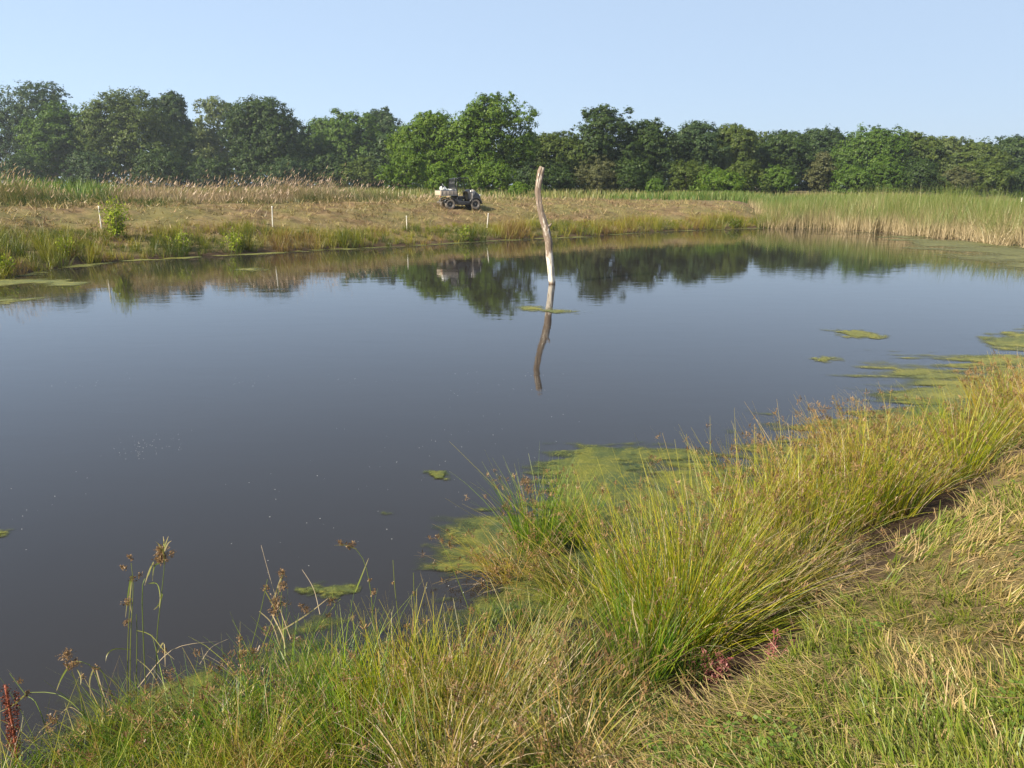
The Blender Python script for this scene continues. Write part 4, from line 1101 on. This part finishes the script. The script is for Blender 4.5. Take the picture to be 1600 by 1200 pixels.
# ------------------------------------------------------------------ rush clumps
PAL = {
 'yellow': blade_mat("rush_yellow_green", [(0, (0.0346, 0.0742, 0.0060)), (.25, (0.1187, 0.1681, 0.0079)), (.55, (0.2571, 0.2868, 0.0118)), (.85, (0.3758, 0.3363, 0.0217)), (1, (0.3758, 0.2275, 0.0593))], base=((.16, .11, .04), .22, .6), tip=((.30, .22, .06), .7, .6), trans=.4),
 'green':  blade_mat("rush_green", [(0, (0.0250, 0.0813, 0.0075)), (.5, (0.0938, 0.1875, 0.0112)), (.9, (0.2250, 0.2875, 0.0187)), (1, (0.3500, 0.2750, 0.0625))], base=((.10, .08, .03), .2, .6), tip=((.18, .16, .05), .8, .5), trans=.4),
 'olive':  blade_mat("rush_olive", [(0, (0.0361, 0.0671, 0.0072)), (.4, (0.1238, 0.1496, 0.0124)), (.75, (0.2477, 0.2064, 0.0310)), (1, (0.2993, 0.1858, 0.0671))], base=((.14, .09, .04), .3, .6), tip=((.30, .22, .09), .6, .6), trans=.35),
 'rust':   blade_mat("rush_rusty", [(0, (0.1892, 0.1892, 0.0142)), (.5, (0.3216, 0.2554, 0.0237)), (1, (0.3595, 0.2081, 0.0473))], base=((.22, .12, .05), .5, .7), tip=((.34, .22, .08), .6, .6), trans=.35),
}
M_seed = blade_mat("seed_head_brown", [(0, (.08, .045, .022)), (.6, (.17, .10, .045)), (1, (.28, .185, .09))], trans=.2)
M_deadstem = blade_mat("dead_stem", [(0, (.26, .19, .12)), (1, (.46, .38, .26))], trans=.15)
def rush_clump(bx, by, top, n, pal, label, spread=.4, rad=.14, lean_to=None, curve=.35, seeds=.25, dead=.18, seed=0, name="rush_clump"):
    b = ground_hit(bx, by); rg = np.random.default_rng(1000 + seed); n = int(n * (1.0 if bx < 1040 or bx > 1440 else 1.05))
    b.z = max(hz(b.x, b.y), -.05)
    Hh = max(.25, PY(bx, top, b.y).z - b.z) * (1.04 if bx < 1040 or bx > 1440 else 1.0)
    t = empty(name, b); tag(t, label, "rush clump", "rush clumps on the near bank")
    def stems(m, hs, tintlo, tinthi, cv, w):
        ph = rg.uniform(0, TAU, m); rr = rad * np.sqrt(rg.random(m))
        base = np.stack([np.cos(ph) * rr, np.sin(ph) * rr, rg.uniform(-.04, 0, m)], 1)
        hd = ph + rg.normal(0, .7, m)
        ln = np.abs(rg.normal(0, spread, m)) * .8 + rr / rad * spread * .45
        if lean_to is not None:
            q = rg.random(m) < lean_to[1]
            hd = np.where(q, lean_to[0] + rg.normal(0, .35, m), hd); ln = np.where(q, lean_to[2] * rg.uniform(.5, 1.15, m), ln)
        L = Hh * hs * rg.uniform(.55, 1.12, m) / np.maximum(.62, np.cos(np.minimum(ln, 1.1)))
        return ribbons(base, hd, ln, np.abs(rg.normal(cv, cv * .6, m)), L, w * rg.uniform(.7, 1.2, m), rg.uniform(tintlo, tinthi, m), seg=5, tipw=.2, rg=rg), hd, L
    w0 = .0064 * max(1, b.y / 7)
    (V, F, U, tip), hd, L = stems(n, 1.0, 0, 1, curve, w0)
    g = Geo().add(V, F, U); o = link("stems", g.mesh("stems"), PAL[pal], t); tag(o, kind="stuff")
    if dead:
        (V2, F2, U2, tip2), _, _ = stems(int(n * dead), .8, 0, 1, curve * 1.8, w0 * .9)
        o = link("dead_stems", Geo().add(V2, F2, U2).mesh("dead_stems"), M_deadstem, t); tag(o, kind="stuff")
    ns = int(n * min(.6, seeds * (1.6 if b.x > 1.2 else 1.0)))
    if ns:
        Vr = V.reshape(n, 6, 2, 3)
        ids = rg.choice(n, ns, replace=False); fr = rg.uniform(.70, .96, ns) * 5; i0 = np.minimum(fr.astype(int), 4); f = (fr - i0)[:, None]
        c = Vr[ids, i0].mean(1) * (1 - f) + Vr[ids, i0 + 1].mean(1) * f
        m = 9; base = (c[:, None] + rg.normal(0, .009, (ns, m, 3))).reshape(-1, 3)
        gs = Geo()
        gs.rib(base, rg.uniform(0, TAU, ns * m), rg.uniform(.1, 1.6, ns * m), 0, rg.uniform(.010, .034, ns * m), w0 * .9, np.repeat(rg.random(ns), m), seg=1, tipw=.9, rg=rg)
        pos = base + rg.normal(0, .012, base.shape)
        gs.add(*leafquads(pos, rg.normal(size=pos.shape), .0038 * max(1, b.y / 6) * rg.uniform(.7, 1.5, len(pos)), np.repeat(rg.random(ns), m), .7, rg))
        o = link("seed_heads", gs.mesh("seed_heads"), M_seed, t); tag(o, kind="stuff")
    return t
CL = [
 # bx, by, top, n, palette, label, kwargs
 (842, 862, 742, 380, 'green', "dark green rush tuft standing in the algae at the tip of the big mat", dict(spread=.28, rad=.16, seeds=.25)),
 (900, 850, 745, 200, 'green', "smaller green rush tuft right beside the dark green one in the algae", dict(spread=.25, rad=.10, seeds=.12)),
 (800, 905, 830, 150, 'rust', "low brown-headed rush bent over left of the tall yellow-green fan", dict(lean_to=(2.9, .6, .9), curve=.7, seeds=.5)),
 (910, 940, 840, 260, 'olive', "olive rush bending left over the algae, full of brown heads", dict(lean_to=(2.6, .7, .9), curve=.9, seeds=.45, rad=.2)),
 (985, 930, 790, 240, 'yellow', "left wing of the tall yellow-green rush stand", dict(lean_to=(2.4, .3, .5), rad=.2, spread=.35)),
 (1060, 1005, 760, 460, 'yellow', "tall fan-shaped yellow-green rush at the foot of the pink plant", dict(spread=.34, rad=.2, seeds=.22)),
 (1090, 1015, 850, 200, 'yellow', "flattened rush sprawling right from the foot of the tall fan", dict(lean_to=(.35, .9, 1.15), curve=.35, seeds=.1, rad=.16)),
 (1000, 1065, 880, 220, 'green', "broad-bladed green tuft in front of the tall fan-shaped rush", dict(spread=.25, rad=.14, seeds=.0)),
 (1110, 930, 720, 300, 'yellow', "yellow-green rush behind the tall fan, reaching over the water", dict(spread=.32, rad=.22)),
 (1180, 940, 760, 260, 'olive', "olive rush with many dead stems beside the bare soil hollow", dict(dead=.6, spread=.5, rad=.2, curve=.5)),
 (1175, 850, 680, 300, 'yellow', "bright rush on the water side of the soil hollow", dict(spread=.3, rad=.22)),
 (1250, 870, 700, 300, 'yellow', "bright rush just right of the soil hollow's water side", dict(spread=.3, rad=.22)),
 (1262, 900, 800, 160, 'olive', "grey dead-looking tangle at the edge of the soil hollow", dict(dead=1.6, spread=.7, curve=.8, seeds=.2, rad=.2)),
 (1240, 800, 660, 240, 'rust', "orange-tipped rush at the water edge right of the tall stand", dict(seeds=.5, spread=.35, rad=.22)),
 (1320, 820, 655, 320, 'yellow', "dense bright rush above the upper mown edge", dict(spread=.28, rad=.24)),
 (1385, 800, 640, 320, 'yellow', "last dense bright rush before the dark gap in the bank", dict(spread=.26, rad=.22)),
 (1330, 740, 630, 240, 'rust', "orange-tipped rush leaning over the algae behind the bright ones", dict(seeds=.5, lean_to=(2.6, .4, .6), rad=.22)),
 (1420, 720, 615, 240, 'olive', "olive rush with arching tips behind the dark gap", dict(lean_to=(2.7, .5, .7), curve=.7, seeds=.3, rad=.2)),
 (1452, 765, 690, 120, 'rust', "brown dying tuft in the dark gap of the bank", dict(dead=1.2, spread=.5, rad=.14)),
 (1500, 742, 600, 260, 'yellow', "loose fan-shaped rush right of the dark gap, blades wide apart", dict(spread=.38, rad=.14, seeds=.15)),
 (1545, 715, 600, 240, 'olive', "greyish rush fanning right beside the loose fan", dict(spread=.42, rad=.16, lean_to=(.3, .4, .6))),
 (1600, 690, 565, 300, 'yellow', "tall rush against the right edge, green below and golden on top", dict(spread=.3, rad=.25, seeds=.4)),
 (1650, 680, 560, 260, 'rust', "golden rush just past the right edge", dict(spread=.3, rad=.25, seeds=.4)),
 (1560, 650, 575, 240, 'rust', "golden rush at the water's edge left of the tall right-edge rush", dict(spread=.3, rad=.3, seeds=.4)),
 (700, 1120, 985, 260, 'yellow', "upright yellow-green rush right of the straight dead stalks", dict(spread=.26, rad=.2, seeds=.08, curve=.2)),
 (620, 1130, 975, 240, 'yellow', "upright rush with straight blades at the lower middle of the bank", dict(spread=.26, rad=.18, seeds=.08, curve=.2)),
 (760, 1165, 1000, 260, 'olive', "rush leaning right with reddish dead blades at the bottom of the bank", dict(lean_to=(.5, .6, .75), dead=.45, rad=.2, curve=.2, seeds=.05)),
 (860, 1130, 980, 260, 'olive', "brown-headed rush mound between the leaning rush and the green tuft", dict(spread=.6, rad=.25, dead=.25, seeds=.4, curve=.7)),
 (900, 1190, 1060, 240, 'olive', "brown-headed sedge mound at the bottom below the green tuft", dict(spread=.6, rad=.22, dead=.2, seeds=.4, curve=.7)),
 (530, 1110, 985, 260, 'green', "deep green rush left of the upright straight rushes", dict(spread=.35, rad=.2, seeds=.05)),
 (450, 1130, 1010, 260, 'green', "deep green rush spreading low at the lower left bank", dict(spread=.5, rad=.22, seeds=.15, curve=.5)),
 (560, 1200, 1060, 260, 'green', "green tuft at the bottom edge under the upright rushes", dict(spread=.4, rad=.2, seeds=.05)),
 (360, 1150, 1050, 200, 'olive', "olive sedge mound right of the tall thin sedges", dict(spread=.6, rad=.2, seeds=.5, curve=.6)),
 (290, 1190, 1080, 200, 'green', "low green sedge under the tall thin sedges", dict(spread=.6, rad=.18, seeds=.3, curve=.6)),
 (400, 1205, 1090, 220, 'green', "low green sedge at the bottom edge, left of the green tuft", dict(spread=.5, rad=.2, seeds=.1)),
 (180, 1195, 1110, 110, 'olive', "thin brown sedge at the bottom left by the water", dict(spread=.6, rad=.14, seeds=.4, curve=.6)),
 (690, 1220, 1090, 240, 'olive', "dead-bladed tuft cut by the bottom edge, below the leaning rush", dict(spread=.5, rad=.2, dead=.5, seeds=.1)),
]
for i, (bx, by, top, n, pal, lab, kw) in enumerate(CL):
    rush_clump(bx, by, top, n, pal, lab, seed=i, **kw)

# ------------------------------------------------------------------ tall thin sedges, each placed by hand
def curve_pts(pts, n=10):
    pts = [Vector(p) for p in pts]
    if len(pts) == 2: pts = [pts[0], pts[0].lerp(pts[1], .5), pts[1]]
    out_ = []; L = len(pts) - 1
    for i in range(n + 1):
        u = i / n * L; k = min(int(u), L - 1); f = u - k
        p0 = pts[max(k - 1, 0)]; p1 = pts[k]; p2 = pts[k + 1]; p3 = pts[min(k + 2, L)]
        out_.append(.5 * ((2 * p1) + (p2 - p0) * f + (2 * p0 - 5 * p1 + 4 * p2 - p3) * f * f + (-p0 + 3 * p1 - 3 * p2 + p3) * f ** 3))
    return out_
M_sedge = blade_mat("sedge_stem", [(0, (.12, .17, .03)), (1, (.20, .23, .05))], base=((.16, .16, .05), .3, .4), trans=.3)
M_leafdry = blade_mat("sedge_leaf", [(0, (.14, .19, .03)), (.5, (.24, .24, .07)), (1, (.42, .34, .22))], tip=((.40, .30, .20), .5, .8), trans=.35)
def seedball(g, c, r, n, rg, up=0):
    c = np.array(c); u = rg.normal(size=(n, 3)); u /= np.linalg.norm(u, axis=1, keepdims=True)
    hd = np.arctan2(u[:, 1], u[:, 0]); ln = np.arccos(np.clip(u[:, 2], -1, 1))
    b_ = c + u * r * .35 * rg.random((n, 1)) + rg.normal(0, r * .28, (n, 3))
    g.rib(b_, hd, ln, rg.uniform(-.3, .5, n), r * rg.uniform(.35, .75, n), .0035, rg.random(n), seg=1, tipw=.9, rg=rg)
    p = b_ + u * r * .4
    g.add(*leafquads(p, rg.normal(size=(n, 3)), .0045 * rg.uniform(.7, 1.5, n), rg.random(n), .7, rg))
def sedge(depth, stems, leaves, heads, label, seed, name="tall_sedge", cat="sedge", r=.0027):
    """stems/leaves: pixel paths at the plant's own distance (with small depth steps); heads: (px, py, radius m, count)"""
    rg = np.random.default_rng(seed)
    b = PY(stems[0][0][0], stems[0][0][1], depth)
    zb = max(hz(b.x, depth), 0); base = Vector((b.x, depth, zb))
    t = empty(name, base); tag(t, label, cat, "tall thin sedges in front of the open water")
    def path(pp, bend):
        q = []
        for i, (x_, y_) in enumerate(pp):
            q.append(PY(x_, y_, depth + bend * i / max(1, len(pp) - 1)) - base)
        return q
    for st in stems:
        q = path(st, rg.uniform(-.12, .12)); q[0].z = min(q[0].z, -.02)
        pts = curve_pts(q, 10); rr = [r * (1 - .5 * i / 10) for i in range(11)]
        V, F, U = tube(pts, rr, 5, False, u=rg.random())
        link("stem", mesh_quads("stem", V, F, U, True), M_sedge, t)
    for lf in leaves:
        q = curve_pts(path(lf, rg.uniform(-.15, .15)), 9); V = []; U = []; wv = Vector((rg.uniform(-.5, .5), rg.uniform(-.6, .2), .25)); tt = rg.random()
        for i, p in enumerate(q):
            d_ = (q[min(i + 1, 9)] - q[max(i - 1, 0)]).normalized(); w = d_.cross(Vector((.2, 1, .3))).normalized()
            ww = .0042 * (1 - (i / 9) ** 2 * .85) * (.6 + .4 * min(1, i / 2)); V += [tuple(p - w * ww + wv * .001), tuple(p + w * ww)]; U += [(tt, i / 9)] * 2
        F = [(2 * i, 2 * i + 1, 2 * i + 3, 2 * i + 2) for i in range(9)]
        link("leaf", mesh_quads("leaf", V, F, np.array(U)), M_leafdry, t)
    for (x_, y_, rad_, cnt) in heads:
        g = Geo(); c = PY(x_, y_, depth) - base; seedball(g, c, rad_, cnt, rg)
        o = link("seed_head", g.mesh("seed_head"), M_seed, t)
    return t
sedge(3.75, [[(200, 1100), (204, 1000), (208, 920), (205, 880)], [(194, 1090), (200, 1000), (206, 905)], [(208, 1090), (214, 1000), (213, 960)]],
      [[(205, 900), (200, 930), (196, 965)], [(206, 905), (203, 940), (206, 960)], [(213, 985), (235, 992), (255, 1015), (272, 1030)], [(205, 1015), (180, 1014), (168, 1022), (165, 1035)], [(214, 1030), (236, 1050), (255, 1085)]],
      [(204, 870, .020, 40), (193, 887, .018, 30), (219, 899, .015, 24), (206, 905, .02, 30), (199, 940, .028, 50), (198, 972, .025, 40)],
      "tall thin sedge with small stacked brown heads, left of the green-tufted one", 1)
sedge(3.8, [[(240, 1080), (245, 1000), (251, 940), (257, 880), (254, 858)], [(212, 985), (222, 930), (232, 900), (240, 878)]],
      [[(250, 880), (241, 885), (238, 908)], [(232, 912), (245, 912), (250, 930), (249, 950)], [(240, 878), (232, 895), (226, 915)], [(254, 928), (248, 945), (240, 953)], [(246, 1020), (256, 1005), (258, 1042)], [(254, 866), (249, 852), (243, 846)], [(255, 866), (262, 850), (268, 845)], [(255, 864), (256, 850), (255, 838)], [(253, 866), (258, 852), (263, 838)]],
      [(252, 862, .040, 130), (256, 872, .035, 90), (248, 874, .03, 70), (268, 865, .022, 40), (258, 1017, .022, 30)],
      "tallest sedge, topped with a dense head and a green leafy tuft", 2)
sedge(3.55, [[(140, 1160), (125, 1085), (112, 1050)], [(172, 1120), (150, 1055), (130, 1035), (112, 1034)], [(190, 1110), (165, 1060), (150, 1042)]],
      [[(108, 1040), (96, 1060), (88, 1080)], [(120, 1045), (126, 1058), (126, 1070)], [(146, 1045), (140, 1065), (142, 1090)], [(150, 1045), (160, 1080), (172, 1110)]],
      [(104, 1024, .035, 80), (117, 1037, .03, 60), (108, 1040, .03, 50), (150, 1044, .022, 30)],
      "drooping sedge with two shaggy brown heads over the dark water at the lower left", 3)
sedge(3.35, [[(165, 1200), (130, 1118), (90, 1085), (45, 1082)], [(80, 1130), (60, 1105), (40, 1085), (15, 1052)], [(95, 1200), (92, 1150), (88, 1115)]],
      [[(40, 1085), (20, 1102), (0, 1112)], [(30, 1070), (20, 1055), (10, 1045)], [(130, 1118), (110, 1105), (95, 1115)], [(85, 1125), (65, 1140), (55, 1155)], [(0, 1125), (30, 1140), (60, 1170), (85, 1200)], [(85, 1125), (120, 1145), (165, 1180)]],
      [(42, 1084, .022, 30), (30, 1063, .02, 24), (82, 1124, .035, 40), (78, 1132, .03, 30)],
      "arching sedge reaching left towards the rust-red dock", 4)
sedge(3.85, [[(395, 1100), (400, 1040), (425, 970), (442, 895)], [(410, 1110), (415, 1030), (435, 960), (440, 925)], [(370, 1110), (385, 1040), (405, 965), (418, 905)]],
      [[(425, 960), (440, 990), (446, 1012)], [(405, 955), (425, 975), (437, 1010)], [(412, 920), (428, 950), (445, 1000)], [(415, 1010), (428, 1080), (430, 1115)], [(440, 900), (430, 930), (428, 940)]],
      [(441, 896, .028, 60), (415, 918, .022, 40), (432, 940, .04, 90), (441, 916, .03, 60), (428, 955, .03, 60), (375, 998, .02, 30), (380, 1018, .024, 40)],
      "bushy brown-headed sedge between the tall sedges and the lumpy algae island", 5)
sedge(3.9, [[(595, 1090), (585, 1000), (580, 930), (570, 880), (556, 858)]],
      [[(557, 858), (540, 852), (522, 852)], [(555, 925), (565, 900), (576, 872)]],
      [(545, 852, .022, 50), (532, 848, .02, 40), (552, 850, .018, 30), (585, 925, .02, 30), (578, 906, .012, 16)],
      "lone tall rush with its brown head bent to the left", 6, name="tall_rush", cat="rush")
sedge(4.0, [[(470, 1080), (480, 1010), (520, 950), (532, 936)], [(500, 1080), (510, 1010), (516, 965)]],
      [[(440, 985), (480, 960), (512, 935)]],
      [(517, 938, .028, 60), (514, 962, .02, 30), (478, 952, .026, 50), (470, 946, .02, 30)],
      "rush with a dark brown head beside the lumpy algae island", 7, name="tall_rush", cat="rush")
sedge(4.0, [[(640, 1080), (628, 1000), (618, 930), (614, 875)], [(652, 1080), (650, 1000), (647, 930), (646, 895)]],
      [], [(614, 912, .010, 12), (648, 928, .016, 30), (636, 978, .024, 40)],
      "pair of straight bare stalks standing over the dark inlet", 8, name="bare_stalks", cat="stalks", r=.0028)
sedge(4.6, [[(760, 1060), (735, 960), (700, 870), (683, 838)]], [], [(684, 838, .02, 30), (690, 844, .02, 30)], "thin rush pointing left over the round end of the algae mat", 9, name="tall_rush", cat="rush")
sedge(5.6, [[(850, 860), (836, 800), (826, 752)]], [], [(822, 752, .05, 110), (826, 764, .045, 90)], "rush with a shaggy brown plume above the dark green tuft", 10, name="tall_rush", cat="rush")
sedge(3.7, [[(1010, 1080), (1008, 1000), (996, 920), (1001, 880)]], [[(1006, 1020), (990, 960), (988, 930)], [(1004, 990), (1018, 950), (1022, 920)]], [], "broad bright green blade rising before the tall fan-shaped rush", 11, name="green_stalk", cat="stalk", r=.006)

# fallen thin twigs over the water
def twig(pts_px, depth, r, label):
    q = curve_pts([PY(a_, b_, depth + .1 * i) for i, (a_, b_) in enumerate(pts_px)], 10); b = q[0].copy()
    V, F, U = tube([p - b for p in q], [r * (1 - .6 * i / 10) for i in range(11)], 6)
    o = link("dry_stem", mesh_quads("dry_stem", V, F, U, True), M_deadstem, loc=b); tag(o, label, "dry stem")
twig([(215, 1075), (270, 1015), (340, 1002)], 3.8, .003, "fallen dry stem reaching over the water right of the tallest sedge")
twig([(312, 1038), (330, 1012), (358, 998)], 3.9, .0025, "short dry stem over the water left of the bushy sedge")
twig([(455, 1000), (430, 930), (408, 852)], 4.0, .0022, "thin straight dry stem rising above the bushy sedge")
twig([(500, 960), (490, 920), (472, 890)], 4.1, .0022, "thin dry stem leaning before the lumpy algae island")
twig([(1235, 760), (1210, 700), (1182, 655)], 7.2, .004, "pale dry stem sticking out of the orange-tipped rush")
twig([(530, 1062), (600, 1055), (665, 1048)], 3.6, .003, "pale dry stem lying level across the upright rushes")
twig([(1070, 1175), (1095, 1176), (1120, 1178)], 2.75, .0025, "pale straw lying on the grass at the bottom of the mown bank")

# rust-red dock at the lower left edge
def dock():
    rg = np.random.default_rng(77); d = 3.3
    b = PY(22, 1195, d); t = empty("dock_plant", (b.x, d, max(0, hz(b.x, d)))); base = Vector(t.location)
    tag(t, "rust-red dock seed spike at the lower left edge", "dock plant")
    top = PY(8, 1070, d) - base; bt = PY(30, 1230, d) - base; bt.z = min(bt.z, 0)
    link("stalk", mesh_quads("stalk", *tube(curve_pts([bt, bt.lerp(top, .5) + Vector((.01, 0, 0)), top], 8), [.006] * 9, 6), True), simple_mat("dock_stalk", (.22, .06, .03), .7), t)
    g = Geo()
    mdock = blade_mat("dock_seed", [(0, (.05, .012, .008)), (.6, (.12, .028, .016)), (1, (.20, .06, .035))], trans=.2)
    for j, off in enumerate(((0, 0), (.035, .3), (-.04, .25))):
        p0 = bt.lerp(top, .3 + off[1] * .3) + Vector((off[0] * .4, 0, 0)); p1 = top + Vector((off[0], .02 * j, -.05 * j))
        m = 420; f = rg.random(m)[:, None]
        c = np.array(p0)[None] * (1 - f) + np.array(p1)[None] * f + rg.normal(size=(m, 3)) * [.009, .009, .01]
        g.add(*leafquads(c, rg.normal(size=(m, 3)), rg.uniform(.003, .006, m), rg.random(m), .8, rg))
    o = link("seed_spike", g.mesh("seed_spike"), mdock, t); tag(o, kind="stuff")
dock()
# pink-red low plants at the mown edge
def pink(px, py, n, R, label, seed):
    rg = np.random.default_rng(seed); b = ground_hit(px, py); b.z = hz(b.x, b.y)
    t = empty("pink_plant", b); tag(t, label, "plant", "pink-leaved plants at the mown edge")
    mp = blade_mat("pink_leaf", [(0, (.22, .06, .065)), (.6, (.33, .12, .12)), (1, (.42, .21, .18))], trans=.35)
    for i in range(n):
        a_ = rg.uniform(0, TAU); q = R * rg.random() ** .6; bx = Vector((math.cos(a_) * q * 1.6, math.sin(a_) * q * .7, 0))
        tp = bx + Vector((rg.uniform(-.03, .05), rg.uniform(-.03, .03), rg.uniform(.10, .18)))
        g = Geo(); V, F, U = tube([bx * .6, tp], [.002, .0012], 4, False); g.add(V, F, U)
        m = 16; f = rg.uniform(.3, 1, m)[:, None]; c = np.array(bx)[None] * (1 - f) + np.array(tp)[None] * f + rg.normal(0, .008, (m, 3))
        g.add(*leafquads(c, rg.normal(size=(m, 3)) + [0, 0, .6], rg.uniform(.007, .013, m), rg.random(m), .4, rg))
        link("sprig", g.mesh("sprig"), mp, t)
pink(1108, 1064, 30, .10, "pink-red leaved plant at the foot of the tall fan-shaped rush", 3)
pink(1205, 1034, 5, .035, "smaller pink-red plant right of the larger one", 4)

# broad-leaved clover and weeds in the mown grass
M_clover = blade_mat("clover_leaf", [(0, (.06, .11, .015)), (.6, (.10, .165, .02)), (1, (.16, .21, .04))], trans=.35)
x, y, s, a, r = land_points(34000, 1.6, 14, -5, 50)
k = (s > 1.6) & (N3.fbm(x * 1.3 + 31, y * 1.3, 3) > .575); x, y, s, r = x[k], y[k], s[k], r[k]
g = Geo(); nn = np.tile([0, 0, 1.0], (len(x), 1)) + rng.normal(0, .35, (len(x), 3))
g.add(*leafquads(stack3(x, y, height(x, y, s) + rng.uniform(.03, .10, len(x))), nn, rng.uniform(.007, .015, len(x)) * np.maximum(1, r / 6), rng.random(len(x)), .75))
o = link("clover", g.mesh("clover"), M_clover); tag(o, "patches of low clover leaves in the mown grass", "clover", kind="stuff")

# ------------------------------------------------------------------ summer haze
def build_haze():
    V, F = box(0, 0, 13.75, 1900, 1900, 32.5)
    me = mesh_quads("haze", V, F)
    m, nt, out = new_mat("haze_air")
    v = nt.nodes.new("ShaderNodeVolumePrincipled"); v.inputs["Color"].default_value = (.80, .90, 1, 1); v.inputs["Density"].default_value = HAZE
    v.inputs["Anisotropy"].default_value = .3
    nt.links.new(v.outputs[0], out.inputs["Volume"])
    o = link("haze", me, m); tag(o, "thin summer haze in the air", "haze", kind="stuff")
HAZE = .00030
build_haze()

tot = sum(len(o.data.loops) - 2 * len(o.data.polygons) for o in bpy.data.objects if o.type == 'MESH')
print("TRIS", tot, "OBJECTS", len(bpy.data.objects))
